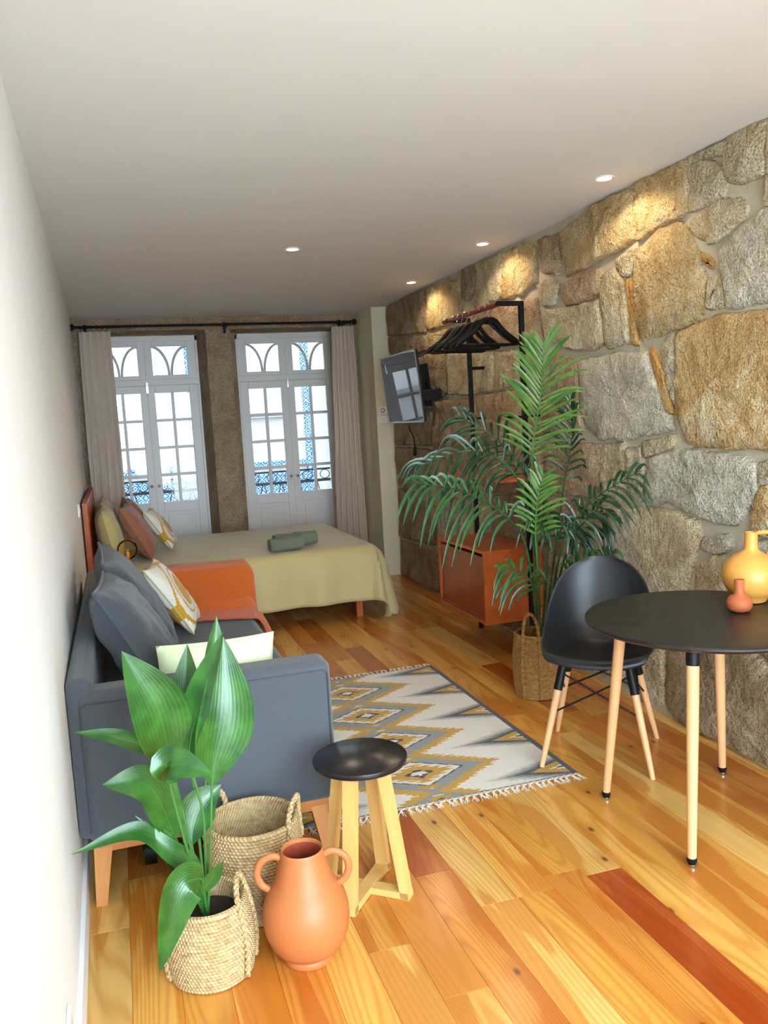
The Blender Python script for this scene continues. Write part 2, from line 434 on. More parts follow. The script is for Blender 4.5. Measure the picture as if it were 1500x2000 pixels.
M['amber'] = None
M['screen'] = plain('tv_screen', (8, 9, 12), .025, .0, 3, spec=.5)
M['bezel'] = plain('tv_bezel', (20, 20, 24), .3)
M['bezel_s'] = plain('tv_edge_silver', (150, 150, 156), .25, .02, 5, metal=.8)
M['socket'] = plain('white_plastic', (238, 238, 236), .35, .01)
M['lamp_on'] = m_emit('downlight_lens', (1.0, .86, .62), 26.0)
M['facade'] = plain('pale_facade', (196, 195, 194), .9, .02, 2)
M['facade2'] = plain('facade_stone', (176, 174, 172), .9, .04, 2)
M['azulejo'] = m_azulejo()
M['terrace'] = plain('pale_bounce_ground', (226, 224, 220), .8, .03, 2)  # bright ground tone, chosen to bounce daylight up to the ceiling
M['street'] = plain('street_paving', (120, 116, 112), .9)
def _amber():
    t = NT('amber_glass'); out = t.n['Material Output']
    tr = t.node('ShaderNodeBsdfTransparent'); tr.inputs['Color'].default_value = (1.0, .86, .58, 1)
    gl = t.node('ShaderNodeBsdfGlossy'); gl.inputs['Roughness'].default_value = .03; gl.inputs['Color'].default_value = (1, .9, .75, 1)
    fr = t.node('ShaderNodeFresnel', IOR=1.22); ms = t.node('ShaderNodeMixShader')
    t.link(fr.outputs[0], ms.inputs[0]); t.link(tr.outputs[0], ms.inputs[1]); t.link(gl.outputs[0], ms.inputs[2]); t.link(ms.outputs[0], out.inputs['Surface'])
    return t.m
M['amber'] = _amber()
def _cloth_glow(m, k):
    nt = m.node_tree; b = nt.nodes['Principled BSDF']; out = nt.nodes['Material Output']
    tr = nt.nodes.new('ShaderNodeBsdfTranslucent'); tr.inputs['Color'].default_value = (*lin((250, 234, 220)), 1)
    ms = nt.nodes.new('ShaderNodeMixShader'); ms.inputs[0].default_value = k
    nt.links.new(b.outputs[0], ms.inputs[1]); nt.links.new(tr.outputs[0], ms.inputs[2]); nt.links.new(ms.outputs[0], out.inputs['Surface'])
_cloth_glow(M['curtain'], .36)
STONES = [
    ('T', [(2.863, 2.518), (2.697, 2.521), (2.654, 2.506), (2.660, 2.343), (2.698, 2.332), (2.812, 2.336), (2.859, 2.365), (2.867, 2.445)]),
    ('T', [(2.646, 2.514), (2.556, 2.509), (2.557, 2.317), (2.644, 2.335)]),
    ('T', [(2.655, 2.319), (2.557, 2.306), (2.557, 2.205), (2.651, 2.218)]),
    ('T', [(3.100, 2.522), (2.974, 2.518), (2.869, 2.514), (2.870, 2.462), (2.982, 2.484), (3.080, 2.493)]),
    ('T', [(3.108, 2.472), (3.047, 2.479), (2.944, 2.457), (2.895, 2.410), (2.878, 2.342), (2.896, 2.316), (2.985, 2.298), (3.092, 2.300), (3.107, 2.371)]),
    ('O', [(4.209, 2.452), (3.861, 2.512), (3.590, 2.511), (3.513, 2.495), (3.495, 2.426), (3.505, 2.279), (3.610, 2.253), (3.877, 2.225), (4.155, 2.217), (4.194, 2.328)]),
    ('O', [(3.479, 2.514), (3.334, 2.519), (3.156, 2.519), (3.115, 2.490), (3.116, 2.310), (3.176, 2.290), (3.303, 2.289), (3.438, 2.269), (3.480, 2.268), (3.488, 2.378)]),
    ('T', [(3.093, 2.249), (2.966, 2.285), (2.884, 2.293), (2.795, 2.278), (2.767, 2.220), (2.773, 2.195), (2.844, 2.164), (2.924, 2.133), (2.988, 2.151), (3.080, 2.213)]),
    ('B', [(3.029, 2.109), (2.989, 2.093), (2.945, 2.056), (2.964, 2.039), (2.997, 2.049)]),
    ('O', [(3.499, 2.216), (3.304, 2.258), (3.156, 2.259), (3.101, 2.200), (3.049, 2.105), (3.011, 2.014), (3.007, 1.887), (3.061, 1.839), (3.204, 1.825), (3.455, 1.802), (3.487, 1.858), (3.513, 2.053)]),
    ('G', [(2.900, 2.100), (2.773, 2.164), (2.678, 2.195), (2.557, 2.187), (2.558, 1.847), (2.692, 1.862), (2.771, 1.858), (2.860, 1.870), (2.871, 1.989), (2.907, 2.041)]),
    ('T', [(2.991, 1.985), (2.908, 1.996), (2.891, 1.887), (2.987, 1.884)]),
    ('Y', [(3.175, 1.804), (2.962, 1.839), (2.777, 1.831), (2.559, 1.813), (2.560, 1.294), (2.814, 1.301), (3.025, 1.306), (3.137, 1.318), (3.157, 1.372), (3.206, 1.464), (3.210, 1.601), (3.206, 1.758)]),
    ('G', [(4.040, 1.743), (3.706, 1.752), (3.569, 1.745), (3.433, 1.733), (3.402, 1.669), (3.311, 1.537), (3.231, 1.377), (3.372, 1.358), (3.632, 1.333), (3.843, 1.326), (3.975, 1.374), (4.042, 1.513)]),
    ('B', [(3.412, 1.746), (3.368, 1.737), (3.308, 1.644), (3.257, 1.535), (3.229, 1.460), (3.267, 1.456), (3.333, 1.580)]),
    ('P', [(3.328, 1.747), (3.216, 1.791), (3.227, 1.643), (3.292, 1.633)]),
    ('P', [(3.278, 1.609), (3.221, 1.615), (3.213, 1.487), (3.228, 1.497)]),
    ('G', [(3.409, 1.237), (3.219, 1.280), (3.006, 1.280), (2.784, 1.256), (2.720, 1.234), (2.715, 1.128), (2.739, 1.075), (2.830, 0.980), (2.945, 0.981), (3.116, 1.005), (3.287, 1.041), (3.368, 1.011), (3.450, 1.041), (3.441, 1.165)]),
    ('T', [(3.473, 1.319), (3.240, 1.349), (3.256, 1.293), (3.459, 1.245)]),
    ('P', [(3.607, 1.272), (3.501, 1.279), (3.474, 1.176), (3.492, 1.045), (3.554, 1.020), (3.612, 1.046)]),
    ('T', [(3.835, 1.288), (3.642, 1.302), (3.634, 1.066), (3.731, 0.995), (3.877, 1.049)]),
    ('Y', [(2.681, 1.147), (2.561, 1.181), (2.562, 0.954), (2.643, 0.960), (2.746, 0.960), (2.722, 1.062)]),
    ('P', [(2.700, 1.239), (2.561, 1.275), (2.561, 1.197), (2.692, 1.154)]),
    ('T', [(3.802, 0.946), (3.555, 0.989), (3.304, 0.997), (3.081, 0.972), (3.047, 0.903), (3.113, 0.802), (3.153, 0.655), (3.204, 0.439), (3.406, 0.340), (3.628, 0.312), (3.758, 0.408), (3.835, 0.669)]),
    ('G', [(3.027, 0.905), (2.881, 0.932), (2.869, 0.885), (2.895, 0.856), (3.007, 0.844), (3.045, 0.862)]),
    ('T', [(3.085, 0.774), (2.947, 0.831), (2.819, 0.871), (2.753, 0.884), (2.732, 0.562), (3.101, 0.420), (3.109, 0.663)]),
    ('G', [(2.717, 0.914), (2.562, 0.930), (2.563, 0.605), (2.709, 0.567)]),
    ('D', [(3.301, 0.321), (2.733, 0.489), (2.647, 0.427), (2.575, 0.389), (2.576, 0.021), (2.708, 0.016), (3.031, 0.009), (3.254, 0.015), (3.332, 0.070)]),  # this and the next: dark umber stands in for shade under the table
    ('D', [(2.703, 0.514), (2.563, 0.568), (2.564, 0.421), (2.632, 0.446)]),
    ('T', [(3.622, 0.233), (3.349, 0.329), (3.366, 0.028), (3.540, 0.010), (3.648, 0.052)]),
    ('O', [(4.961, 2.497), (4.594, 2.489), (4.531, 2.441), (4.539, 2.249), (4.714, 2.205), (4.980, 2.217)]),
    ('R', [(4.489, 2.473), (4.267, 2.459), (4.240, 2.337), (4.270, 2.246), (4.439, 2.290), (4.484, 2.371)]),
    ('T', [(4.509, 2.220), (4.318, 2.234), (4.257, 2.173), (4.304, 2.090), (4.453, 2.100)]),
    ('R', [(4.204, 2.176), (4.002, 2.201), (3.829, 2.191), (3.825, 2.068), (3.979, 2.054), (4.188, 2.063), (4.225, 2.124)]),
    ('T', [(3.796, 2.160), (3.687, 2.155), (3.616, 2.104), (3.590, 1.983), (3.580, 1.815), (3.780, 1.800), (3.794, 1.997)]),
    ('T', [(4.423, 2.067), (4.189, 2.046), (4.012, 2.038), (3.836, 2.039), (3.816, 1.959), (3.808, 1.824), (3.900, 1.791), (4.135, 1.818), (4.429, 1.910)]),
    ('R', [(4.747, 2.154), (4.535, 2.138), (4.486, 1.916), (4.504, 1.858), (4.756, 1.882)]),
    ('B', [(3.586, 2.094), (3.542, 2.091), (3.519, 1.910), (3.498, 1.792), (3.546, 1.790), (3.571, 1.917)]),
    ('T', [(3.666, 2.206), (3.520, 2.220), (3.527, 2.151), (3.550, 2.112), (3.607, 2.127), (3.659, 2.165)]),
    ('D', [(7.521, 2.516), (6.910, 2.522), (6.475, 2.508), (6.483, 2.290), (6.488, 2.176), (6.935, 2.209), (7.506, 2.253)]),
    ('O', [(6.425, 2.508), (6.022, 2.482), (5.771, 2.462), (5.708, 2.408), (5.767, 2.176), (6.064, 2.175), (6.388, 2.181), (6.458, 2.206)]),
    ('D', [(5.674, 2.522), (5.494, 2.513), (5.427, 2.453), (5.458, 2.340), (5.576, 2.288), (5.687, 2.333)]),
    ('T', [(5.394, 2.502), (5.016, 2.499), (4.972, 2.468), (4.995, 2.229), (5.208, 2.214), (5.436, 2.208)]),
    ('D', [(7.526, 2.237), (6.967, 2.191), (6.492, 2.148), (6.435, 2.032), (6.826, 2.025), (7.504, 2.094)]),
    ('O', [(6.442, 2.147), (5.812, 2.138), (5.478, 2.161), (5.463, 1.970), (6.389, 2.011)]),
    ('R', [(5.430, 2.180), (5.015, 2.186), (4.775, 2.164), (4.789, 1.910), (5.419, 1.955)]),
    ('D', [(6.779, 1.978), (6.442, 1.983), (6.093, 1.961), (6.098, 1.672), (6.276, 1.631), (6.647, 1.637), (6.765, 1.814)]),
    ('T', [(6.038, 1.956), (5.206, 1.897), (5.216, 1.639), (5.633, 1.636), (6.045, 1.654)]),
    ('T', [(5.166, 1.887), (4.786, 1.866), (4.795, 1.680), (5.166, 1.636)]),
    ('R', [(6.351, 1.601), (5.532, 1.603), (5.542, 1.268), (6.440, 1.237), (6.414, 1.421)]),
    ('R', [(5.485, 1.608), (4.806, 1.633), (4.787, 1.344), (4.851, 1.285), (5.504, 1.268)]),
    ('D', [(7.449, 1.515), (6.458, 1.538), (6.500, 1.253), (7.450, 1.248)]),
    ('D', [(7.480, 2.045), (6.832, 1.991), (6.718, 1.605), (7.490, 1.554)]),
    ('D', [(7.487, 1.219), (6.958, 1.219), (6.481, 1.211), (6.436, 1.010), (6.715, 0.847), (7.138, 0.827), (7.467, 0.882)]),
    ('R', [(6.384, 1.205), (5.452, 1.240), (5.446, 0.949), (5.889, 0.849), (6.361, 0.855)]),
    ('R', [(5.397, 1.241), (4.515, 1.271), (4.494, 1.019), (5.393, 0.938)]),
    ('D', [(7.444, 0.835), (7.056, 0.796), (6.514, 0.809), (6.474, 0.658), (6.546, 0.416), (6.921, 0.395), (7.478, 0.374)]),
    ('T', [(6.443, 0.789), (5.893, 0.817), (5.307, 0.916), (5.328, 0.618), (6.423, 0.492)]),
    ('R', [(5.271, 0.926), (4.536, 0.992), (4.531, 0.691), (5.277, 0.603)]),
    ('D', [(7.468, 0.336), (6.927, 0.357), (6.527, 0.375), (6.501, 0.029), (7.493, 0.016)]),
    ('D', [(6.394, 0.444), (5.323, 0.582), (5.360, 0.038), (6.427, 0.025)]),
    ('D', [(5.272, 0.567), (4.427, 0.679), (4.408, 0.030), (5.308, 0.035)]),
    ('R', [(4.461, 1.824), (4.073, 1.741), (4.070, 1.514), (4.017, 1.385), (4.259, 1.328), (4.482, 1.357)]),
    ('R', [(4.744, 1.849), (4.486, 1.827), (4.508, 1.357), (4.758, 1.344)]),
    ('R', [(4.473, 1.308), (4.202, 1.294), (3.864, 1.299), (3.886, 1.081), (3.995, 1.007), (4.455, 1.016)]),
    ('R', [(4.471, 0.978), (3.997, 0.979), (3.831, 0.960), (3.876, 0.669), (4.072, 0.616), (4.468, 0.655)]),
    ('T', [(4.380, 0.624), (3.857, 0.638), (3.778, 0.404), (3.667, 0.270), (3.676, 0.071), (4.049, 0.034), (4.369, 0.040)]),
]
BROAD_LEAVES = [
    ([(0.339, 2.260, 0.182), (0.311, 2.240, 0.454), (0.288, 2.200, 0.632), (0.262, 2.160, 0.802), (0.192, 2.140, 0.962)], 2, 0.125, (0.25, -1, 0.15)),
    ([(0.344, 2.280, 0.172), (0.349, 2.320, 0.409), (0.347, 2.360, 0.574), (0.352, 2.400, 0.726), (0.369, 2.440, 0.882)], 2, 0.085, (-0.2, -1, 0.1)),
    ([(0.346, 2.260, 0.183), (0.359, 2.200, 0.462), (0.336, 2.180, 0.659), (0.385, 2.180, 0.818), (0.450, 2.200, 0.962)], 2, 0.075, (-0.7, -0.6, 0.1)),
    ([(0.348, 2.240, 0.194), (0.373, 2.200, 0.401), (0.392, 2.180, 0.593), (0.436, 2.180, 0.754), (0.450, 2.220, 0.946)], 2, 0.125, (0.1, -1, 0.1)),
    ([(0.348, 2.300, 0.160), (0.375, 2.400, 0.367), (0.404, 2.450, 0.577), (0.443, 2.480, 0.797), (0.464, 2.500, 0.939)], 2, 0.060, (0.2, -1, 0.1)),
    ([(0.335, 2.260, 0.183), (0.301, 2.280, 0.437), (0.274, 2.280, 0.606), (0.172, 2.280, 0.686), (0.053, 2.280, 0.728)], 2, 0.045, (0.1, -0.6, 0.8)),
    ([(0.336, 2.220, 0.206), (0.303, 2.160, 0.436), (0.277, 2.100, 0.633), (0.290, 2.040, 0.691), (0.377, 2.000, 0.665)], 2, 0.075, (0.1, -0.9, 0.5)),
    ([(0.334, 2.250, 0.189), (0.302, 2.220, 0.334), (0.278, 2.200, 0.443), (0.226, 2.160, 0.597), (0.118, 2.120, 0.638)], 2, 0.090, (0.3, -0.9, 0.5)),
    ([(0.349, 2.260, 0.180), (0.339, 2.280, 0.280), (0.328, 2.300, 0.363), (0.358, 2.320, 0.445), (0.424, 2.340, 0.489)], 2, 0.085, (-0.1, -1, 0.2)),
    ([(0.333, 2.230, 0.197), (0.309, 2.200, 0.299), (0.280, 2.180, 0.374), (0.191, 2.150, 0.485), (0.031, 2.120, 0.475)], 1, 0.055, (0.2, -0.7, 0.8)),
    ([(0.336, 2.230, 0.197), (0.328, 2.190, 0.300), (0.308, 2.170, 0.359), (0.248, 2.160, 0.433), (0.187, 2.180, 0.516)], 1, 0.050, (0.3, -0.8, 0.4)),
    ([(0.343, 2.220, 0.195), (0.342, 2.160, 0.292), (0.328, 2.100, 0.354), (0.278, 2.060, 0.348), (0.212, 2.060, 0.152)], 2, 0.085, (0.2, -1, 0.35)),
    ([(0.346, 2.220, 0.197), (0.344, 2.180, 0.256), (0.342, 2.160, 0.287), (0.370, 2.140, 0.332), (0.396, 2.120, 0.377)], 2, 0.030, (0, -1, 0.3)),
]
FRONDS = [
    ([(2.284, 3.880, 0.345), (2.218, 3.820, 0.982), (2.204, 3.780, 1.297), (2.239, 3.740, 1.573), (2.255, 3.720, 1.835)], 0.25, 23, 0.15, 'L'),
    ([(2.268, 3.860, 0.351), (2.236, 3.840, 0.872), (2.189, 3.860, 1.192), (2.053, 3.900, 1.369), (1.864, 3.950, 1.507)], 0.20, 13, 0.50, 'D'),
    ([(2.251, 3.840, 0.353), (2.177, 3.760, 0.887), (2.057, 3.720, 1.207), (1.836, 3.700, 1.322), (1.551, 3.700, 1.264)], 0.22, 13, 0.70, 'D'),
    ([(2.251, 3.840, 0.353), (2.124, 3.720, 0.794), (1.971, 3.620, 0.997), (1.723, 3.550, 1.144), (1.447, 3.500, 1.215)], 0.19, 13, 0.60, 'M'),
    ([(2.319, 3.900, 0.336), (2.420, 3.960, 0.814), (2.510, 4.000, 1.135), (2.573, 4.020, 1.351), (2.580, 4.020, 1.564)], 0.20, 13, 0.30, 'D'),
    ([(2.315, 3.880, 0.341), (2.367, 3.840, 0.725), (2.388, 3.720, 0.924), (2.454, 3.560, 1.073), (2.556, 3.380, 1.190)], 0.17, 12, 0.55, 'D'),
    ([(2.246, 3.820, 0.358), (2.186, 3.740, 0.522), (2.138, 3.680, 0.618), (2.036, 3.620, 0.721), (1.909, 3.580, 0.766)], 0.15, 8, 0.60, 'M'),
    ([(2.313, 3.900, 0.331), (2.366, 3.920, 0.631), (2.398, 3.900, 0.823), (2.428, 3.840, 0.908), (2.463, 3.780, 0.777)], 0.16, 10, 0.80, 'D'),
    ([(2.247, 3.820, 0.363), (2.198, 3.760, 0.702), (2.173, 3.720, 0.892), (2.170, 3.680, 1.062), (2.198, 3.660, 1.187)], 0.15, 12, 0.15, 'L'),
    ([(2.320, 3.880, 0.334), (2.377, 3.860, 0.530), (2.390, 3.780, 0.651), (2.446, 3.680, 0.740), (2.512, 3.560, 0.771)], 0.16, 11, 0.60, 'M'),
    ([(2.290, 3.880, 0.338), (2.315, 3.880, 0.670), (2.322, 3.860, 0.835), (2.266, 3.800, 0.980), (2.187, 3.720, 0.968)], 0.15, 9, 0.70, 'D'),
    ([(2.331, 3.900, 0.328), (2.401, 3.860, 0.691), (2.456, 3.800, 0.856), (2.495, 3.700, 0.968), (2.532, 3.620, 0.947)], 0.15, 9, 0.60, 'D'),
]

# ================================================================== THE ROOM
# ---- floor: every board its own piece
fl = struct('floor', MB().box(-0.25, 3.0, YF, YB+.45, -.10, -.022), M['subfloor'])
TONES = [((226, 168, 80), 7), ((218, 154, 66), 7), ((230, 182, 102), 5), ((208, 136, 56), 5), ((192, 108, 42), 2), ((176, 84, 30), 1)]
tone_bag = [c for c, k in TONES for _ in range(k)]
rng = random.Random(21)
PW = 0.128; nrow = 23
for r in range(nrow):
    x0 = -0.12 + r*PW
    y = YF - rng.random()*1.2
    while y < YB+.40:
        L = rng.uniform(.9, 2.3); y1 = min(y+L, YB+.42)
        ya = max(y, YF)
        if y1 - ya > .05:
            g = .0003
            o = MB().box(x0+g, x0+PW-g, ya+g, y1-g, -.022, 0.0, .0006).build('plank', M['plank'], fl, False)
            c = lin(rng.choice(tone_bag)); k = rng.uniform(.92, 1.08)
            o.color = (*[min(1, v*k) for v in c], 1)
        y += L

# ---- ceiling
struct('ceiling', MB().box(-.4, 3.2, YF-.15, 9.0, H, H+.12), M['ceil'])
# ---- painted long wall and its baseboard
def slab(xa, xb, y0, y1, z0, z1):
    """wall slab between two faces given as functions of y"""
    return MB().add([(xa(y0), y0, z0), (xb(y0), y0, z0), (xb(y1), y1, z0), (xa(y1), y1, z0), (xa(y0), y0, z1), (xb(y0), y0, z1), (xb(y1), y1, z1), (xa(y1), y1, z1)],
                    [(0,1,2,3), (4,5,6,7), (0,1,5,4), (1,2,6,5), (2,3,7,6), (3,0,4,7)])
struct('wall_left', slab(lambda y: xl(y)-.3, xl, YF-.15, 8.9, -.1, H), M['wall'])
struct('baseboard_left', slab(xl, lambda y: xl(y)+.012, YF, YB, 0, .10), M['base'])
# ---- stone wall: mortar bed and each stone
wr = struct('wall_right', slab(lambda y: xr(y)+.012, lambda y: xr(y)+.4, YF-.15, 8.9, -.1, H), M['mortar'])
def stone(poly, key, seed):
    cy = sum(p[0] for p in poly)/len(poly); cz = sum(p[1] for p in poly)/len(poly)
    n = len(poly); out = []
    for i in range(n):                                   # round the corners a little and roughen the outline
        a = Vector(poly[i-1]); b = Vector(poly[i]); c = Vector(poly[(i+1) % n])
        e1 = min(.012, (a-b).length*.2); e2 = min(.012, (c-b).length*.2)
        p1 = b+(a-b).normalized()*e1; p2 = b+(c-b).normalized()*e2
        out += [p1, (p1+p2)*.25+b*.5, p2]
        m = (c-b).length; k = max(0, int(m/.035)-1)
        q1 = p2; q2 = c+(b-c).normalized()*min(.012, m*.2)
        for j in range(1, k+1): out.append(q1.lerp(q2, j/(k+1)))
    N = len(out); C = Vector((cy, cz)); size = max((p-C).length for p in out)
    th = .004+.014*min(1, size/.35)
    mb = MB(); vs = []; e_ = .022/max(size, .06)
    rings = [(1.0+e_, .030), (1.0+e_, .012), (1.0+e_*.35, -.3*th), (1-.7*e_, -.8*th), (min(.86, 1-4*e_), -.95*th), (.72, -th), (.56, -th), (.40, -1.0*th), (.2, -1.05*th)]
    for (s, dx) in rings:
        for i, p in enumerate(out):
            jt = nz(p.x*16+seed, p.y*16, 1.3)*.012+nz(p.x*45+seed, p.y*45, 4.1)*.007
            d = (p-C); q = C+d*s*(1+jt/max(d.length, .03))
            rel = nz(q.x*5+seed*3, q.y*5, 7.7)*.014+nz(q.x*14+seed, q.y*14, 2.2)*.010+nz(q.x*33+seed, q.y*33, 5.2)*.005 if dx < .005 else 0
            vs.append((xr(q.x)+dx+rel, q.x-cy, q.y-cz))
    K = len(rings); vs.append((xr(cy)-1.05*th+nz(cy*5+seed*3, cz*5, 7.7)*.012, 0, 0))
    fs = [(r*N+i, r*N+(i+1) % N, (r+1)*N+(i+1) % N, (r+1)*N+i) for r in range(K-1) for i in range(N)]
    fs += [((K-1)*N+i, (K-1)*N+(i+1) % N, K*N) for i in range(N)]
    vs = [(x-xr(cy), y, z) for x, y, z in vs]
    mb.add(vs, fs)
    mb.build('stone', M[key], wr, True, (xr(cy), cy, cz))
for i, (k, poly) in enumerate(STONES): stone(poly, k, i*1.37)
rg = random.Random(5)
for yy0, yy1 in ((1.55, 2.03), (2.06, 2.52)):                # the same wall a little nearer than the frame's edge
    z = .01
    while z < H-.1:
        z1 = min(z+rg.uniform(.38, .6), H-.01)
        if H-z1 < .12: z1 = H-.01
        j = lambda: rg.uniform(-.015, .015)
        stone([(yy0+j(), z+.02), (yy1+j(), z+.02+j()*.5), (yy1+j(), z1-.02), (yy0+j(), z1-.02+j()*.5)], rg.choice('TOGYT'), z*9+yy0)
        z = z1
# ---- plaster pier at the end of the stone wall
pier = MB()
edge = []
for k in range(26):
    z = k/25*H; edge.append((xr(7.55)+.03+nz(z*2.2, 3.1)*.03+nz(z*7, 1.2)*.012, z))
for k in range(25):
    (xa, za), (xb, zb) = edge[k], edge[k+1]
    pier.add([(2.573, 7.55, za), (xa, 7.55, za), (xb, 7.55, zb), (2.573, 7.55, zb), (2.573, 8.7, za), (xa, 8.7, za), (xb, 8.7, zb), (2.573, 8.7, zb)],
             [(0,1,2,3), (4,5,6,7), (0,3,7,4), (1,2,6,5), (0,1,5,4), (3,2,6,7)])
struct('wall_pier', pier, M['cream'])
# ---- street wall: granite jambs, pillar and lintel around two door openings
DY = 8.50                                                        # plane of the doors
wb = MB()
wb.box(-.30, 3.0, YB, 8.62, 2.418, H)                            # lintel
wb.prism([(-.30, YB), (.02, YB), (.055, 8.46), (.055, 8.62), (-.30, 8.62)], 0, 2.42)
wb.prism([(2.46, YB), (2.60, YB), (2.60, 8.62), (2.435, 8.62), (2.435, 8.46)], 0, 2.42)
wb.prism([(1.112, YB), (1.338, YB), (1.338, 8.40), (1.432, 8.44), (1.432, 8.62), (1.064, 8.62), (1.064, 8.46)], 0, 2.42)
struct('wall_back', wb, M['granite'], label='brown granite jambs and lintel around the two street doors')
# ---- street doors
def make_door(n, cx):
    d = thing('door_%d' % n, None, None, (cx, DY, 0), kind='structure')
    d['label'] = ['white glazed double door beside the painted wall', 'white glazed double door beside the plaster pier'][n-1]
    hw = .504
    fr = MB(); fr.box(-hw, -hw+.024, -.03, .06, 0, 2.405, .003); fr.box(hw-.024, hw, -.03, .06, 0, 2.405, .003); fr.box(-hw, hw, -.03, .06, 2.355, 2.405, .003)
    fr.box(-hw, hw, -.035, .06, 1.935, 1.995, .004); fr.build('frame', M['white'], d, False)
    for s in (-1, 1):
        # transom light with two leaning arcs
        a0, a1 = (s*.5-.5)*.48, (s*.5+.5)*.48
        g0, g1 = (-.398, -.068) if s < 0 else (.068, .398)
        tr = MB(); tr.box(a0, g0, -.02, .02, 1.985, 2.36, .003); tr.box(g1, a1, -.02, .02, 1.985, 2.36, .003)
        tr.box(g0, g1, -.02, .02, 1.985, 2.032, .003); tr.box(g0, g1, -.02, .02, 2.308, 2.36, .003)
        to = tr.build('transom', M['white'], d, False)
        gm = (g0+g1)/2
        for q in (-1, 1):
            pts = []
            for k in range(15):
                t = k/14*math.pi/2
                pts.append((gm+q*(.012+(.155)*(1-math.cos(t))), 0, 2.03+.275*math.sin(t)))
            MB().tube(pts, .0135, 6).build('arched_muntin', M['white'], to, True)
        MB().box(g0, g1, -.003, .003, 2.032, 2.308).build('pane', M['glass'], to, False)
        # leaf
        lf = MB(); lf.box(a0+(0 if s > 0 else .0), g0, -.022, .022, .03, 1.935, .004); lf.box(g1, a1, -.022, .022, .03, 1.935, .004)
        lf.box(g0, g1, -.022, .022, 1.864, 1.935, .004); lf.box(g0, g1, -.022, .022, .70, .80, .004); lf.box(g0, g1, -.022, .022, .03, .20, .004)
        lo = lf.build('door_leaf', M['white'], d, False)
        pn = MB(); pn.box(g0, g1, -.008, .008, .20, .70); pn.box(g0+.03, g1-.03, -.018, -.006, .23, .67, .010); pn.build('lower_panel', M['white'], lo, False)
        MB().box(gm-.014, gm+.014, -.018, .018, .80, 1.864, .004).build('muntin', M['white'], lo, False)
        hs = (1.864-.80)/4
        for k in range(1, 4): MB().box(g0, g1, -.017, .017, .80+hs*k-.014, .80+hs*k+.014, .004).build('muntin', M['white'], lo, False)
        for k in range(4):
            for (p0, p1) in ((g0, gm-.011), (gm+.011, g1)):
                MB().box(p0, p1, -.003, .003, .80+hs*k+.011, .80+hs*(k+1)-.011).build('pane', M['glass'], lo, False)
        kb = MB(); kb.tube([(s*.034, -.022, .965), (s*.034, -.05, .965)], .008, 10); kb.lathe([(0, -.014), (.009, -.012), (.013, -.004), (.013, .004), (.009, .012), (0, .014)], 12, (s*.034, -.064, .965))
        kb.build('door_knob', M['steel'], lo, True)
    bl = MB(); bl.box(-.012, .012, -.034, -.022, 1.86, 1.94, .003); bl.box(-.007, .007, -.042, -.030, 1.94, 1.965, .002); bl.build('bolt', M['steel'], d, False)
    return d
make_door(1, .560); make_door(2, 1.936)
# ---- wall behind the camera with its big window
wf = MB()
wf.box(-.4, .02, YF-.15, YF, -.1, H); wf.box(2.52, 3.0, YF-.15, YF, -.1, H); wf.box(.02, 2.52, YF-.15, YF, -.1, .02); wf.box(.02, 2.52, YF-.15, YF, 2.45, H)
struct('wall_front', wf, M['wall'])
w3 = thing('window_1', 'tall white framed window at the near end of the room', None, (1.27, YF-.08, 0), kind='structure')
f3 = MB()
for x in (-1.25, -.02, 1.21): f3.box(x, x+.04, -.03, .03, .02, 2.45, .004)
for z in (.02, 2.41): f3.box(-1.25, 1.25, -.03, .03, z, z+.04, .004)
f3.build('frame', M['white'], w3, False)
MB().box(-1.21, -.02, -.003, .003, .06, 2.41).build('pane', M['glass'], w3, False); MB().box(.02, 1.21, -.003, .003, .06, 2.41).build('pane', M['glass'], w3, False)
struct('floor_bounce', MB().box(-5, 8, -9, YF-.15, -.25, -.05), M['terrace'], label='unseen pale ground outside the near window, added to bounce light')  # out of view; added as a reflector to brighten the ceiling

# ---- outside: street, balcony railings, house across the street
struct('ground_street', MB().box(-40, 40, -60, 60, -3.7, -3.5), M['street'], label='paved street below the doors')
struct('floor_balcony', MB().box(-.3, 3.0, 8.62, 9.40, -.14, -.02), M['facade2'], label='narrow stone balcony ledge outside the doors')
def railing(cx, label):
    r = thing('balcony_railing', label, 'railing', (cx, 9.20, -.02), group='wrought iron balcony railings')
    MB().box(-.60, .60, -.015, .015, .985, 1.005).build('top_rail', M['iron'], r, False)
    MB().box(-.60, .60, -.02, .02, .855, .885).build('lower_rail', M['iron'], r, False)
    MB().box(-.60, .60, -.015, .015, .08, .10).build('bottom_rail', M['iron'], r, False)
    for x in (-.59, .59): MB().box(x-.012, x+.012, -.012, .012, 0, 1.0).build('post', M['iron'], r, False)
    for k in range(6):
        x = -.5+k*.2
        MB().tube([(x+.055*math.cos(t*math.pi/8), 0, .935+.048*math.sin(t*math.pi/8)) for t in range(16)], .005, 6, closed=True).build('scroll', M['iron'], r)
        pts = [(x-.09+.18*t/12, 0, .10+.755*t/12) for t in range(13)]
        MB().tube(pts, .006, 6).build('baluster', M['iron'], r); MB().tube([(2*x-p[0], .004, p[2]) for p in pts], .006, 6).build('baluster', M['iron'], r)
railing(.56, 'wrought iron railing outside the door by the painted wall')
railing(1.936, 'wrought iron railing outside the door by the plaster pier')
ex = MB(); ex.box(-12, 14, 8.62, 9.0, H, 10.5); ex.box(-12, -.4, 8.62, 9.0, -3.5, H); ex.box(3.1, 14, 8.62, 9.0, -3.5, H); ex.box(-.4, 3.1, 8.62, 9.0, -3.5, -.14)  # outer wall out of view, added to cut the sky light in the street
struct('wall_street_side', ex, M['facade2'], label='unseen outer street face of the house, added to cut sky light')
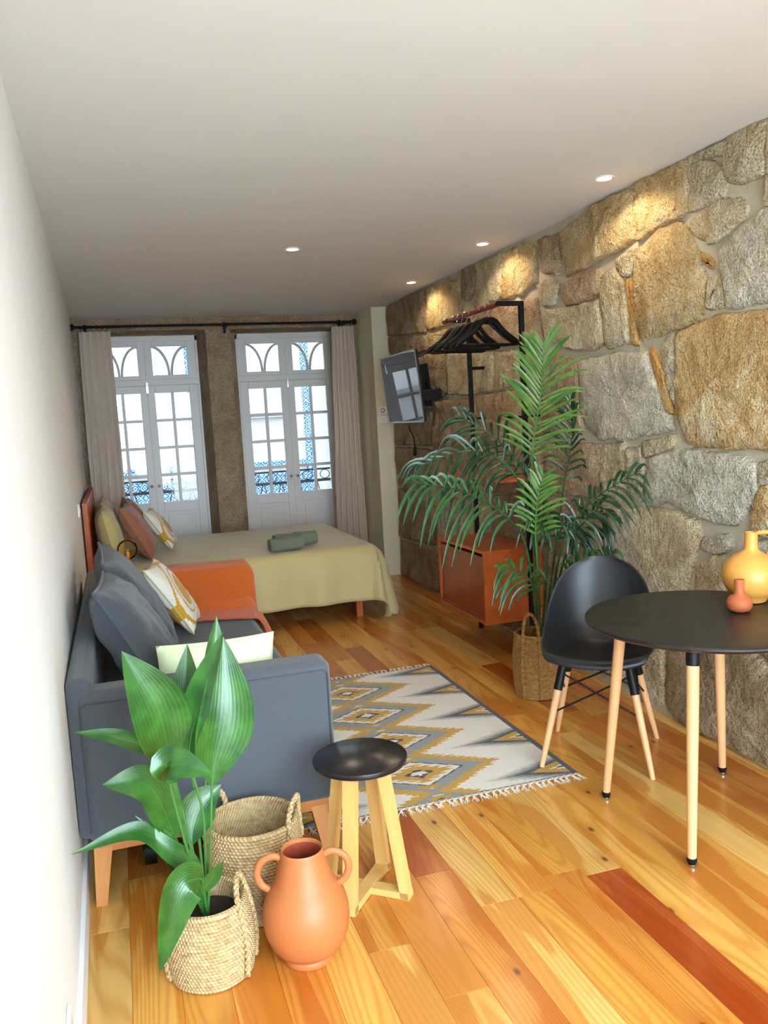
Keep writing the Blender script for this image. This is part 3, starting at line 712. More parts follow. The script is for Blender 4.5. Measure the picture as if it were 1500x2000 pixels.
hs = thing('opposite_house', 'pale house with blue tile bands across the street', 'house', (1.5, 13.0, -3.5))
MB().box(-12, 12, 0, .5, 0, 14.0).build('facade_wall', M['facade'], hs, False)
def tilepanel(x0, x1, z0, z1): MB().box(x0-1.5, x1-1.5, -.012, 0, z0+3.5, z1+3.5).build('tile_band', M['azulejo'], hs, False)
tilepanel(-2.5, 1.30, -.2, .74); tilepanel(1.41, 3.06, -.2, .74); tilepanel(-2.5, 1.30, .82, .95); tilepanel(1.41, 3.06, .82, .93)
tilepanel(1.31, 1.40, -.2, 3.4); tilepanel(3.07, 3.20, .2, 3.4)
for (x0, x1, z0, z1) in ((-2.6, -1.4, -.1, 2.2), (3.45, 4.6, -.2, 2.2), (-.1, .95, 1.5, 3.3), (1.75, 2.8, 1.6, 3.3)):
    s = MB().box(x0-1.5, x1-1.5, -.03, 0, z0+3.5, z1+3.5, .01).build('window_surround', M['facade2'], hs, False)
    MB().box(x0-1.42, x1-1.58, -.034, -.028, z0+3.58, z1+3.42).build('shutter', M['white'], s, False)

# ================================================================== LIGHTS THE ROOM HAS
def downlight(x, y, label, power=5.5):
    t = thing('ceiling_downlight', label, 'downlight', (x, y, H), group='recessed ceiling downlights')
    MB().lathe([(.033, -.001), (.046, -.001), (.047, -.004), (.044, -.007), (.034, -.006)], 32, cap=False).build('trim_ring', M['white'], t)
    MB().lathe([(0, -.0035), (.034, -.0035), (.034, -.001), (0, -.001)], 32).build('lens', M['lamp_on'], t)
    d = bpy.data.lights.new('downlight_glow', 'SPOT'); d.energy = power; d.color = (1.0, .78, .50); d.spot_size = math.radians(150); d.spot_blend = .35; d.shadow_soft_size = .03
    o = bpy.data.objects.new('downlight_glow', d); COL.objects.link(o); o.parent = t; o.location = (0, 0, -.012)
downlight(2.43, 3.43, 'ceiling downlight above the chair, by the stone wall')
downlight(2.46, 4.82, 'ceiling downlight above the clothes rack')
downlight(2.49, 6.20, 'ceiling downlight closest to the television')
downlight(1.318, 5.01, 'lone ceiling downlight in the middle of the ceiling')
downlight(2.41, 2.04, 'ceiling downlight above the round table')
downlight(1.318, 1.6, 'ceiling downlight behind the rug end of the room')

# ================================================================== CURTAINS
def rod():
    r = thing('curtain_rod', 'long black curtain rod above both street doors', 'curtain rod', (1.23, 7.92, 2.437))
    MB().tube([(-1.27, 0, 0), (1.27, 0, 0)], .0115, 12).build('pole', M['black'], r)
    for s in (-1, 1): MB().lathe([(0, -.028), (.016, -.024), (.025, -.008), (.025, .008), (.016, .024), (0, .028)], 16, (s*1.285, 0, 0)).build('finial', M['black'], r)
    for x in (-1.18, .06, 1.18):
        b = MB(); b.box(x-.007, x+.007, -.02, .18, -.028, -.012, .002); b.box(x-.012, x+.012, .165, .18, -.06, .04, .002); b.tube([(x, -.018, -.02), (x, -.02, .0), (x, -.012, .016)], .006, 6)
        b.build('bracket', M['black'], r)
rod()
def curtain(x0, x1, xb0, xb1, n, label, seed):
    t = thing('curtain', label, 'curtain', ((x0+x1)/2, 7.92, 0), group='linen curtains')
    ox = (x0+x1)/2
    def fn(u, v):
        z = .015+v*(2.395-.015)
        xa = xb0+(x0-xb0)*v; xb_ = xb1+(x1-xb1)*v
        ph = u*n*2*math.pi+.5*nz(u*3+seed, v*2.5)
        amp = .046+.022*(1-v)+.012*nz(u*4, v*3, seed)
        x = xa+(xb_-xa)*u+.012*math.sin(ph*2)+.012*nz(v*3, u*2, seed)
        return (x-ox, amp*math.sin(ph)+.02*nz(u*2, v*1.3, seed+4)*(1-v), z)
    mb = MB(); mb.grid(fn, n*12, 30); o = mb.build('fabric', M['curtain'], t)
    for k in range(n+1):
        x = x0+(x1-x0)*(k+.5)/(n+1)-ox
        if min(abs(x+ox-q) for q in (.05, 2.41)) < .02: continue
        MB().tube([(x, .0195*math.cos(a*math.pi/8), 2.437+.0195*math.sin(a*math.pi/8)-.004) for a in range(16)], .0025, 6, closed=True).build('ring', M['black'], t)
curtain(-.005, .265, -.02, .27, 5, 'cream linen curtain gathered beside the painted wall', 1.0)
curtain(2.29, 2.49, 2.20, 2.52, 5, 'cream linen curtain gathered beside the plaster pier', 5.0)

# ================================================================== TELEVISION
tv = thing('television', 'flat black television swung out from the stone wall', 'television', (2.425, 6.385, 1.725), rot=(0, math.radians(-5), math.radians(-1.5)))
MB().box(0, .022, -.46, .46, -.272, .272, .004).build('casing', M['bezel'], tv, False)
MB().box(.022, .055, -.30, .30, -.22, .12, .01).build('rear_housing', M['bezel'], tv, False)
MB().box(-.0025, 0, -.45, .45, -.258, .264).build('screen', M['screen'], tv, False)
fr = MB(); fr.box(-.004, .006, -.463, -.452, -.275, .275, .002); fr.box(-.004, .006, .452, .463, -.275, .275, .002); fr.box(-.004, .006, -.463, .463, .265, .275, .002); fr.box(-.004, .006, -.463, .463, -.275, -.259, .002)
fr.build('bezel', M['bezel_s'], tv, False)
ar = MB(); ar.box(.055, .075, -.10, .10, -.10, .10, .004); ar.box(.06, .20, -.03, .03, -.02, .02, .004); ar.box(.20, .225, -.08, .08, -.17, .17, .004)
ar.build('wall_bracket', M['black'], tv, False)
MB().box(.022, .20, -.37, -.31, -.12, -.04, .004).build('bracket_arm', M['black'], tv, False)  # separate piece of the television's wall bracket
cb = thing('power_cable', 'black power cable with plug dangling under the television', 'cable', (2.60, 6.62, 1.19))
MB().tube(bez([(-.06, -.06, .235), (-.05, -.04, .20), (-.01, -.01, .14), (0, 0, .07)], 14), .004, 8).build('cord', M['black'], cb)
MB().lathe([(0, -.02), (.012, -.018), (.016, .01), (.010, .05), (.005, .072), (0, .074)], 12).build('plug', M['black'], cb)

# ================================================================== WALL SOCKETS
def socket(loc, axis, label, n=1):
    t = thing('wall_socket', label, 'socket', loc)
    for k in range(n):
        dz = -k*.085
        m = MB(); m.box(-.041, .041, -.010, 0, -.041+dz, .041+dz, .004); o = m.build('plate', M['socket'], t, False)
        MB().lathe([(.019, 0), (.021, .003), (.017, .003), (.016, -.004), (0, -.004)], 20, cap=False).xf(lambda v, dz=dz: Vector((v.x, -.010-v.z, v.y+dz))).build('outlet', M['black'] if axis == 'y' and k == 0 else M['socket'], o)
    t.rotation_euler = (0, 0, {'y': 0, 'x': math.pi/2}[axis])
socket((2.630, 7.55, 1.57), 'y', 'white double socket on the plaster pier beside the television', 2)
socket((xl(5.45), 5.45, 1.04), 'x', 'white socket on the painted wall just above the headboard')
socket((xl(1.80), 1.80, .235), 'x', 'white socket low on the painted wall in the bottom corner')

# ================================================================== CLOTHES RACK
rk = thing('clothes_rack', 'black steel wall rack with wooden rail, shelf and cabinet', 'clothes rack', (2.55, 4.52, 0))
P = .0135
for (yy) in (0, .775):
    MB().box(-P, P, yy-P, yy+P, 0, 2.135, .002).build('post', M['black'], rk, False)
    MB().box(-.155, -P, yy-P, yy+P, 2.108, 2.135, .002).build('rail_arm', M['black'], rk, False)
    m = MB(); zz = 1.84 if yy == 0 else 1.80
    m.box(P, .125, yy-.009, yy+.009, zz-.011, zz+.011, .002); m.box(.112, .128, yy-.02, yy+.02, zz-.02, zz+.035, .002)
    m.build('wall_bracket', M['black'], rk, False)
    m = MB(); m.box(-.12, .10, yy-.007, yy+.007, 1.455, 1.469, .002); m.build('shelf_bracket', M['black'], rk, False)
MB().tube([(-.14, .02, 2.121), (-.14, .86, 2.121)], .0155, 14).build('rail', M['rail'], rk)
MB().box(-.22, .098, -.09, .83, 1.085, 1.103, .002).build('shelf', M['teak'], rk, False)
m = MB()
m.box(-.30, .09, .016, .034, .225, .675, .0015); m.box(-.30, .09, .741, .759, .225, .675, .0015)
m.box(-.30, .09, .034, .741, .657, .675, .0015); m.box(-.30, .09, .034, .741, .225, .243, .0015); m.box(.075, .09, .034, .741, .243, .657)
cab = m.build('cabinet', M['teak'], rk, False)
MB().box(-.287, -.270, .037, .738, .246, .636, .0015).build('cabinet_door', M['teakx'], cab, False)
MB().box(-.296, -.284, .036, .739, .243, .262, .002).build('door_edge', M['rail'], cab, False)

# hangers on the rail
def hanger(y, rz, label, dip=0.0):
    t = thing('coat_hanger', label, 'hanger', (2.41, y, 2.121), rz, 'black coat hangers on the rail')
    hk = [(0, 0, -.085), (0, 0, -.05), (.008, 0, -.033)]
    hk += [(.0225*math.cos(a), 0, .0225*math.sin(a)-.004) for a in [math.radians(-55+d) for d in range(0, 250, 20)]]
    MB().tube(bez(hk, 36), .0028, 6).build('hook', M['steel'], t)
    for s in (-1, 1):
        pts = bez([(s*.0, 0, -.072), (s*.045, 0, -.082), (s*.11, .004, -.145), (s*.215, .012, -.215)], 12)
        rr = [.020, .024, .024, .023, .022, .021, .020, .019, .019, .0195, .021, .022, .016]
        MB().tube(pts, [q*.44 for q in rr], 10, flat=1.7).build('arm', M['black'], t)
    MB().tube([(-.20, .010, -.218), (.20, .010, -.218)], .0065, 8).build('trouser_bar', M['black'], t)
ords = ['first black hanger on the rail, by its room end', 'second black hanger along the wooden rail', 'third black hanger along the wooden rail', 'fourth black hanger along the wooden rail', 'fifth black hanger along the wooden rail', 'last black hanger on the rail, towards the street doors']
for (y, r, lb) in zip((4.665, 4.745, 4.91, 5.01, 5.10, 5.19), (.10, -.12, .22, .05, .30, .12), ords): hanger(y, r, lb)

# ================================================================== CUSHION SHAPES
def cushion_mb(wd, ht, th, n=26, pinch=.07, seed=0.0, wr=.006):
    """pillow in the local x (width) / z (height) plane, thickness along y, base edge at z=0"""
    mb = MB()
    for sgn in (-1, 1):
        def fn(u, v, sgn=sgn):
            a, b = 2*u-1, 2*v-1
            e = max(0, (1-abs(a)**2.6))*max(0, (1-abs(b)**2.6))
            t = th/2*e**.42
            px = a*wd/2*(1-pinch*(1-b*b)*(1 if abs(a) > .0 else 0)*abs(a))
            pz = b*ht/2*(1-pinch*(1-a*a)*abs(b))
            wk = wr*nz(a*3+seed, b*3, sgn+seed)+wr*.6*nz(a*8+seed, b*5, sgn*2)
            return (px, sgn*t+(wk if e > .01 else 0), pz+ht/2)
        mb.grid(fn, n, n)
    return mb
def piping_pts(wd, ht, pinch=.07, n=22):
    pts = []
    def P(a, b): return (a*wd/2*(1-pinch*(1-b*b)*abs(a)), 0, b*ht/2*(1-pinch*(1-a*a)*abs(b))+ht/2)
    for k in range(n): pts.append(P(-1+2*k/n, -1))
    for k in range(n): pts.append(P(1, -1+2*k/n))
    for k in range(n): pts.append(P(1-2*k/n, 1))
    for k in range(n): pts.append(P(-1, 1-2*k/n))
    return pts
def cushion(name, label, cat, loc, rot, wd, ht, th, mat, pipe=None, piper=.004, seed=0.0, pinch=.07, group=None, wr=.006):
    t = thing(name, label, cat, loc, rot=rot, group=group)
    o = cushion_mb(wd, ht, th, 26, pinch, seed, wr).build('cover', mat, t)
    if pipe: MB().tube(piping_pts(wd, ht, pinch), piper, 6, closed=True).build('piping', pipe, o)
    return t, o
def paint(o, fn):
    """woven or printed colours per face corner from the object's own coordinates"""
    me = o.data; ca = me.color_attributes.new('weave', 'FLOAT_COLOR', 'CORNER')
    for p in me.polygons:
        c = fn(p.center)
        for li in p.loop_indices: ca.data[li].color = (*c, 1)
WHT, MUS, OCH = lin((232, 228, 216)), lin((206, 156, 44)), lin((196, 150, 60))
def leafprint(wd, ht):
    def fn(c):
        a = c.x/(wd/2); b = (c.z-ht/2)/(ht/2)
        # pointed leaf: nested bands round a mustard heart
        u, v = (a+b)/1.41, (a-b)/1.41
        d = math.hypot(u*.82, v*1.25)+.16*abs(v)
        if d < .46: return MUS
        if d < .60: return WHT
        if d < .66: return OCH
        if d < .86: return WHT
        if d < .96: return MUS
        return WHT
    return fn
def leaf_cushion(label, loc, rot, wd, ht, th):
    t = thing('leaf_cushion', label, 'cushion', loc, rot=rot, group='leaf print cushions')
    o = cushion_mb(wd, ht, th, 56, .10, 3.3, .003).build('cover', M['print'], t); paint(o, leafprint(wd, ht))
    MB().tube(piping_pts(wd, ht, .10), .004, 6, closed=True).build('piping', M['pillow'], o)

# ================================================================== SOFA
R_ = math.radians
sf = thing('sofa', 'grey fabric sofa with timber legs along the painted wall', 'sofa', (.0, 2.70, 0))
def soft_box(x0, x1, y0, y1, z0, z1, r, puff=0.0, n=6):
    """box with well rounded edges"""
    mb = MB(); mb.box(x0, x1, y0, y1, z0, z1, r)
    return mb
def rounded(name, mat, parent, x0, x1, y0, y1, z0, z1, r, seg=4):
    o = MB().box(x0, x1, y0, y1, z0, z1).build(name, mat, parent)
    bv = o.modifiers.new('round', 'BEVEL'); bv.width = r; bv.segments = seg; bv.limit_method = 'NONE'
    return o
SL = 2.25
arm1 = rounded('arm', M['sofa'], sf, .030, .852, 0, .14, .205, .698, .035)
arm2 = rounded('arm', M['sofa'], sf, .030, .852, SL-.14, SL, .205, .698, .035)
for a, y0 in ((arm1, -.0015), (arm2, SL+.0015)):
    MB().tube([(.045, y0, .25), (.045, y0, .655), (.06, y0, .668), (.82, y0, .668), (.836, y0, .655), (.836, y0, .25)], .0025, 6).build('seam', M['cush'], a)
bk = rounded('back', M['sofa'], sf, .006, .085, .012, SL-.012, .22, .745, .025)
rounded('seat_base', M['sofa'], sf, .08, .845, .15, SL-.15, .205, .33, .015)
rounded('seat_cushion', M['seat'], sf, .082, .885, .136, SL-.136, .30, .435, .045, 5)
rl = MB(); rl.box(.06, .82, .03, .055, .165, .205, .002); rl.box(.06, .82, SL-.055, SL-.03, .165, .205, .002); rl.box(.80, .822, .055, SL-.055, .165, .205, .002)
rl.build('base_rail', M['sofa_rail'], sf, False)
for (x, y, dx, dy) in ((.075, .055, -.022, -.030), (.78, .055, .028, -.03), (.075, SL-.055, -.022, .03), (.78, SL-.055, .028, .03)):
    m = MB()
    a, b = .030, .017
    m.add([(x-a, y-.022, .205), (x+a, y-.022, .205), (x+a, y+.022, .205), (x-a, y+.022, .205), (x+dx-b, y+dy-.018, 0), (x+dx+b, y+dy-.018, 0), (x+dx+b, y+dy+.018, 0), (x+dx-b, y+dy+.018, 0)],
          [(0,1,2,3), (4,7,6,5), (0,4,5,1), (1,5,6,2), (2,6,7,3), (3,7,4,0)])
    m.build('leg', M['sofa_leg'], sf, False)
for x in (.215, .66):
    m = MB(); m.tube([(x-.02, .22, .05), (x+.02, .22, .05)], .048, 18); m.box(x-.024, x+.024, .19, .25, .06, .205, .004); m.build('caster', M['black'], sf)

cushion('back_cushion', 'slate grey sofa cushion slumped behind the near sofa arm', 'cushion', (.378, 3.255, .458), (R_(-28), R_(2), R_(88)), .60, .56, .20, M['cush'], M['cush'], .006, 1.0, .05, 'slate grey sofa back cushions', .014)
cushion('back_cushion', 'slate grey sofa cushion propped further along, by the lamp', 'cushion', (.385, 3.955, .460), (R_(-28), R_(-2), R_(92)), .60, .58, .19, M['cush'], M['cush'], .006, 4.0, .05, 'slate grey sofa back cushions', .012)
leaf_cushion('white cushion with mustard leaf print leaning on the sofa seat', (.55, 4.46, .466), (R_(-33), R_(0), R_(80)), .38, .41, .12)
cushion('lumbar_cushion', 'pale green oblong cushion behind the near sofa arm', 'cushion', (.490, 2.918, .446), (R_(2), R_(1), R_(3)), .41, .325, .12, M['lime'], None, 0, 7.0, .05, None, .006)

# ---- orange throw over the far arm
th_ = thing('throw_blanket', 'orange knitted throw over the far arm of the sofa', 'blanket', (0, 0, 0))
def throw_fn(u, v):
    # v runs from behind the far arm, over it, down onto the seat ; u from the back cushion to the front edge
    prof = [(4.975, .46), (4.972, .60), (4.962, .69), (4.93, .712), (4.83, .714), (4.795, .70), (4.785, .62), (4.775, .52), (4.755, .462), (4.69, .450), (4.62, .450)]
    t = v*(len(prof)-1); k = min(int(t), len(prof)-2); f = t-k
    y = prof[k][0]*(1-f)+prof[k+1][0]*f; z = prof[k][1]*(1-f)+prof[k+1][1]*f
    w0 = .30+.06*v; x = w0+(.905+.06*v-w0)*u
    # straight front hem slants towards the seat edge
    if v > .7: y += (.10-.34*u)*(v-.7)/.3 if False else -(v-.7)/.3*(.16*u*u)
    over = max(0, x-.878)
    if over > 0:
        x = .878+.04*(1-math.exp(-over/.03)); z -= over*1.2
    wv = .010*nz(x*7, y*7, 2)+.006*nz(x*19, y*15, 5)
    return (x, y-abs(wv)*.5, z+abs(wv))
o = MB().grid(throw_fn, 40, 60).build('cloth', M['orange'], th_)
s_ = o.modifiers.new('thickness', 'SOLIDIFY'); s_.thickness = .008; s_.offset = 1
MB().tube(bez([(.905, 4.70, .435), (.922, 4.62, .40), (.928, 4.52, .375), (.930, 4.43, .345)], 10), [.030, .030, .029, .028, .027, .026, .025, .024, .023, .022, .018], 10, flat=.5).build('hanging_corner', M['orange'], th_)

# ================================================================== BED
bd = thing('bed', 'timber framed double bed with headboard on the painted wall', 'bed', (.0, 6.0, 0))
BW, BL, BT = 1.60, 2.05, .50
hb = MB(); hb.box(-.030, .008, -.06, BW+.04, .25, 1.045, .004); hb.build('headboard', M['headboard'], bd, False)
MB().box(-.037, -.030, -.063, BW+.043, .24, 1.05, .002).build('headboard_back', M['black'], bd, False)
f = MB(); f.box(.01, BL-.03, .02, BW-.02, .20, .28, .004); f.build('frame', M['headboard'], bd, False)
for (x, y) in ((.12, .09), (BL-.16, .09), (.12, BW-.09), (BL-.16, BW-.09)): MB().box(x-.025, x+.025, y-.025, y+.025, 0, .20, .003).build('leg', M['headboard'], bd, False)
rounded('mattress', M['mattress'], bd, .012, BL-.02, .01, BW-.01, .28, BT, .05)
dv = thing('duvet', 'olive yellow duvet spread over the bed to the floor', 'duvet', (0, 6.0, 0))
def duvet_fn(u, v):
    X0, X1, Y0, Y1, ZT = .02, BL-.06, .045, BW-.045, .548
    xs = X0+(X1-X0+.53)*u; ys = (Y0-.46)+(Y1-Y0+.92)*v
    du = max(0, xs-X1); dn = max(0, Y0-ys); df = max(0, ys-Y1)
    dy = -dn if dn > 0 else df; d = math.hypot(du, dy)
    x = min(xs, X1); y = min(max(ys, Y0), Y1); z = ZT+.012*nz(xs*2.2, ys*2.2, 3)+.006*nz(xs*6, ys*6, 8)
    if d > 0:
        ex, ey = du/d, dy/d; r = .075
        off = r*(1-math.exp(-d/r)); drop = d-off*.85
        along = xs if abs(ey) > abs(ex) else ys
        fold = .018*math.sin(along*17+2.0*nz(along*2.3, 1))*min(1, drop/.25)+.02*nz(along*4, drop*2, 6)*min(1, drop/.2)
        if du > 0 and dn > 0: fold += .05*math.sin(math.atan2(du, dn)*6)*min(1, drop/.3)
        fl = off+.10*drop*(1.5 if du > 0 else .55)+fold
        x += ex*fl; y += ey*fl; z = ZT-max(0, drop)
        lim = .125+.02*nz(xs*3, ys*3, 9) if not (du > .12 and dn > .12) else .012
        if du > 0 and dn == 0: lim = .10
        if z < lim: z = lim+(lim-z)*.05
    return (x, y, z)
o = MB().grid(duvet_fn, 90, 90).build('cover', M['olive'], dv)
s_ = o.modifiers.new('thickness', 'SOLIDIFY'); s_.thickness = .012; s_.offset = -1

cushion('pillow', 'olive pillow against the headboard, towards the sofa', 'pillow', (.165, 6.38, .575), (R_(-11), 0, R_(90)), .68, .40, .17, M['pillow'], None, 0, 2.0, .05, 'olive pillows on the bed')
cushion('pillow', 'olive pillow against the headboard, towards the street doors', 'pillow', (.15, 7.14, .575), (R_(-11), 0, R_(90)), .68, .40, .17, M['pillow'], None, 0, 5.0, .05, 'olive pillows on the bed')
cushion('velvet_cushion', 'terracotta cushion on the bed, towards the sofa', 'cushion', (.425, 6.42, .58), (R_(-27), 0, R_(84)), .45, .43, .15, M['terra_f'], M['terra_f'], .004, 3.0, .06, 'terracotta cushions on the bed')
cushion('velvet_cushion', 'terracotta cushion on the bed, towards the street doors', 'cushion', (.425, 7.0, .58), (R_(-24), 0, R_(94)), .45, .43, .15, M['terra_f'], M['terra_f'], .004, 6.0, .06, 'terracotta cushions on the bed')
leaf_cushion('white cushion with mustard leaf print on the bed', (.60, 6.80, .585), (R_(-33), 0, R_(80)), .36, .36, .12)

# rolled towels
def towel(loc, rz, L, r, label, seed):
    t = thing('rolled_towel', label, 'towel', loc, rz, 'sage green rolled towels')
    def fn(u, v):
        a = u*2*math.pi; k = 1+.05*nz(math.cos(a)*2+seed, math.sin(a)*2, v*3)
        rr = r*k*(1-.10*(abs(2*v-1)**8)); return ((v-.5)*L, 1.12*rr*math.cos(a), max(0, r*.92+rr*.92*math.sin(a)))
    mb = MB(); mb.grid(fn, 32, 14, True); o = mb.build('roll', M['towel'], t)
    for s in (-1, 1):
        pts = []
        for k in range(60):
            a = k*.32; q = r*.94*(1-k/66); pts.append((s*(L/2-.004), 1.12*q*math.cos(a), r*.92+.92*q*math.sin(a)))
        MB().tube(pts, .0065, 6).build('spiral_end', M['towel'], o)
        MB().lathe([(0, 0), (r*.93, 0), (r*.93, .003), (0, .003)], 24).xf(lambda v, s=s: Vector((s*(L/2-.012)+s*v.z, 1.12*v.x, r*.92+.92*v.y))).build('end_fold', M['towel'], o)
    if L < .26: pass
    MB().grid(lambda u, v: ((u-.5)*.05+.02, 1.14*(r+.002)*math.cos(v*math.pi), r*.92+.94*(r+.002)*math.sin(v*math.pi)), 2, 20).build('woven_band', M['towel'], o)
towel((1.355, 6.075, .568), R_(8), .25, .054, 'rolled sage towel in front of the other on the bed', 1.0)
towel((1.46, 6.235, .568), R_(8), .33, .058, 'longer rolled sage towel behind the other on the bed', 4.0)

# ================================================================== LAMP BETWEEN SOFA AND BED
nt = thing('side_stool', 'small timber bedside stool in the gap behind the sofa', 'stool', (.24, 5.30, 0))
MB().lathe([(0, .60), (.155, .60), (.16, .605), (.16, .62), (.155, .625), (0, .625)], 40).build('top', M['headboard'], nt)
for k in range(3):
    a = k*2.094+.5; MB().tube([(.10*math.cos(a), .10*math.sin(a), .60), (.14*math.cos(a), .14*math.sin(a), 0)], [.014, .010], 10).build('leg', M['headboard'], nt)
lp = thing('table_lamp', 'amber glass globe lamp peeking over the sofa cushions', 'lamp', (.235, 5.30, .625))
MB().lathe([(0, 0), (.05, 0), (.052, .006), (.03, .016), (.018, .05), (.020, .10), (0, .10)], 32).build('base', M['headboard'], lp)
MB().lathe([(.020, .098)]+[(.062*math.sin(a), .166-.062*math.cos(a)) for a in [math.radians(d) for d in range(20, 181, 8)]], 40, cap=False).build('globe', M['amber'], lp)
MB().lathe([(0, .10), (.014, .10), (.010, .125), (.012, .14), (.008, .155), (0, .16)], 20).build('bulb', M['yellow'], lp)

# ================================================================== RUG
RX, RY0, RW, RLEN = 1.317, 2.932, 1.20, 1.695
rug = thing('kilim_rug', 'flat woven kilim rug with mustard and grey diamonds', 'rug', (RX, RY0, 0))
CW, CG, CD, CM, CK = lin((228, 220, 208)), lin((140, 144, 140)), lin((66, 70, 76)), lin((198, 150, 38)), lin((48, 50, 54))
PER, PH0 = .381, .273
nu_, nv_ = 150, 280
rr2 = random.Random(3); jag = [rr2.uniform(-.5, .5) for _ in range(nv_+2)]
def tri(t): return abs(2*(t-math.floor(t+.5)))          # 0 at integers, 1 at half
def rugcol(x, y, row):
    comb = .017*(1 if row % 3 < 1 else -.5)+.030*jag[row]
    ax = abs(x); ty = (y-PH0)/PER; w_ = tri(ty)             # w_=0 on diamond rows
    dy = (ty-math.floor(ty+.5))*PER
    if ax > .578: return CD
    if y < .012 or y > RLEN-.012: return CG
    # central diamonds
    d = ax/.205+abs(dy)/.132
    if d < 1.0:
        if d > .93: return CD
        if d > .80: return CW
        dj = d+comb*2.2
        if dj < .20: return CW
        if dj < .33: return CK if (abs(dy) < .016 or ax < .03) else CG
        if dj < .62: return CM
        return CW if (row % 4 < 2 and dj > .66) else CM
    # zigzag bands follow the diamonds
    e = ax-(.355-.285*w_)+comb*.8
    if e < -.105: 
        q = (.19-ax)/.19+ (abs(abs(dy)-PER/2))/.11
        if w_ > .62 and ax < .20:
            g = ax/.22+abs(PER/2-abs(dy))/.085+comb*3
            if g < .45: return CW
            if g < .95: return CM
        return CG
    if e < -.060: return CG
    if e < .015: return CM
    # half diamonds growing in from the long edges
    b = .578-ax; wy = PER/2-abs(dy)
    t = b/.155+wy/.060
    if t < 1:
        tj = t+comb*3
        if tj < .22: return CK
        if tj < .40: return CW
        return CM
    t2 = b/.38+wy/.125+comb*3.0
    if t2 < 1.0:
        k = min(1, max(0, (t2-.55)/.45))
        k = min(1, k+.35*(jag[(row*7+int(x*90)) % nv_]+.1)*k)
        k = max(0, k); return tuple(CD[i]*(1-k)+CW[i]*k for i in range(3))
    return CW
mb = MB(); mb.grid(lambda u, v: ((u-.5)*RW, v*RLEN, .006+.0012*nz(u*6, v*9)), nu_, nv_)
o = bpy.data.objects.new('weave', None)
me = bpy.data.meshes.new('weave'); me.from_pydata(mb.v, [], mb.f); me.update(); me.materials.append(M['weave'])
ca = me.color_attributes.new('weave', 'FLOAT_COLOR', 'CORNER')
for p in me.polygons:
    c = p.center; row = min(nv_, int(c.y/RLEN*nv_)); q = rugcol(c.x, c.y, row)
    for li in p.loop_indices: ca.data[li].color = (*q, 1)
    p.use_smooth = True
bpy.data.objects.remove(o); o = bpy.data.objects.new('weave', me); COL.objects.link(o); o.parent = rug
MB().box(-RW/2, RW/2, 0, RLEN, .0006, .0045).build('underside', M['fringe'], rug, False)
fm = []
for k in range(4):
    m = MB(); rk_ = random.Random(k)
    for s in range(4):
        a = (s-1.5)*.0028; e = rk_.uniform(-.012, .012); f_ = rk_.uniform(.042, .060)
        m.tube([(a*.6, .004, .006), (a, -.012, .0065), (a*.5, -.020, .0055), (a*1.4+e*.5, -.036, .0035), (a*2+e, -f_, .0025)], [.0022, .0022, .0026, .002, .0014], 5)
    m.tube([(0, -.016, .0062), (0, -.024, .0055)], .0045, 6)
    fm.append(m.mesh('tassel', M['fringe']))
for end in (0, 1):
    for k in range(44):
        t = bpy.data.objects.new('tassel', fm[(k*7+end) % 4]); COL.objects.link(t); t.parent = rug
        t.location = (-RW/2+.012+(RW-.024)*k/43, 0 if end == 0 else RLEN, 0); t.rotation_euler = (0, 0, (math.pi if end else 0)+random.uniform(-.25, .25))

# ================================================================== ROUND TABLE
tb = thing('round_table', 'round black dining table on pale beech legs', 'table', (2.16, 2.425, 0))
TR = .425
MB().lathe([(0, .722), (TR-.020, .722), (TR-.008, .727), (TR, .735), (TR, .740), (TR-.004, .7445), (TR-.010, .745), (0, .745)], 96).build('top', M['blackwood'], tb)
for (fx, fy) in ((-.262, .272), (-.276, -.250), (.275, .272), (.262, -.262)):
    d = Vector((fx, fy, 0)); top = d*.80+Vector((0, 0, .722)); ft = d+Vector((0, 0, .022))
    def at(t): return ft.lerp(top, t)
    lg = MB().tube([at(0), at(.25), at(.6), at(.925)], [.0145, .0165, .0195, .0205], 20).build('leg', M['oak'], tb)
    MB().tube([at(.90), at(.998)], [.0213, .0218], 20).build('socket', M['black'], lg)
    m = MB(); m.lathe([(0, 0), (.014, 0), (.016, .003), (.016, .010), (.009, .014), (.009, .026), (0, .026)], 20, (fx, fy, 0)); m.build('glide', M['steel'], lg)
    MB().lathe([(.0152, .015), (.0168, .018), (.0165, .028), (.0145, .030)], 20, (fx, fy, 0), cap=False).build('collar', M['black'], lg)

# vases on the table
v1 = thing('round_vase', 'mustard yellow globe vase with slim neck and handle', 'vase', (2.425, 2.515, .745))
prof = [(0, .002), (.045, .002), (.050, .004)]+[(.102*math.sin(math.radians(a)), .098-.094*math.cos(math.radians(a))) for a in range(36, 162, 7)]
prof += [(.026, .196), (.0235, .204), (.0225, .225), (.0225, .258), (.0235, .262), (.020, .262), (.0185, .258), (.0185, .21), (.012, .19), (0, .19)]
MB().lathe(prof, 64).build('body', M['yellow'], v1)
MB().tube(bez([(.020, 0, .256), (.06, -.008, .257), (.105, -.016, .250), (.118, -.02, .215), (.105, -.018, .172), (.088, -.014, .155)], 24), .0055, 10, flat=1.3).build('handle', M['yellow'], v1)
v2 = thing('small_bottle', 'small terracotta bottle vase in front of the yellow one', 'vase', (2.285, 2.415, .745))
prof = [(0, .001), (.022, .001), (.034, .006), (.0425, .018), (.0445, .032), (.041, .046), (.031, .057), (.0205, .063), (.0175, .070), (.0172, .10), (.0172, .1155), (.0155, .117), (.0140, .1155), (.0138, .07), (0, .066)]
MB().lathe(prof, 48).build('body', M['terra2'], v2)

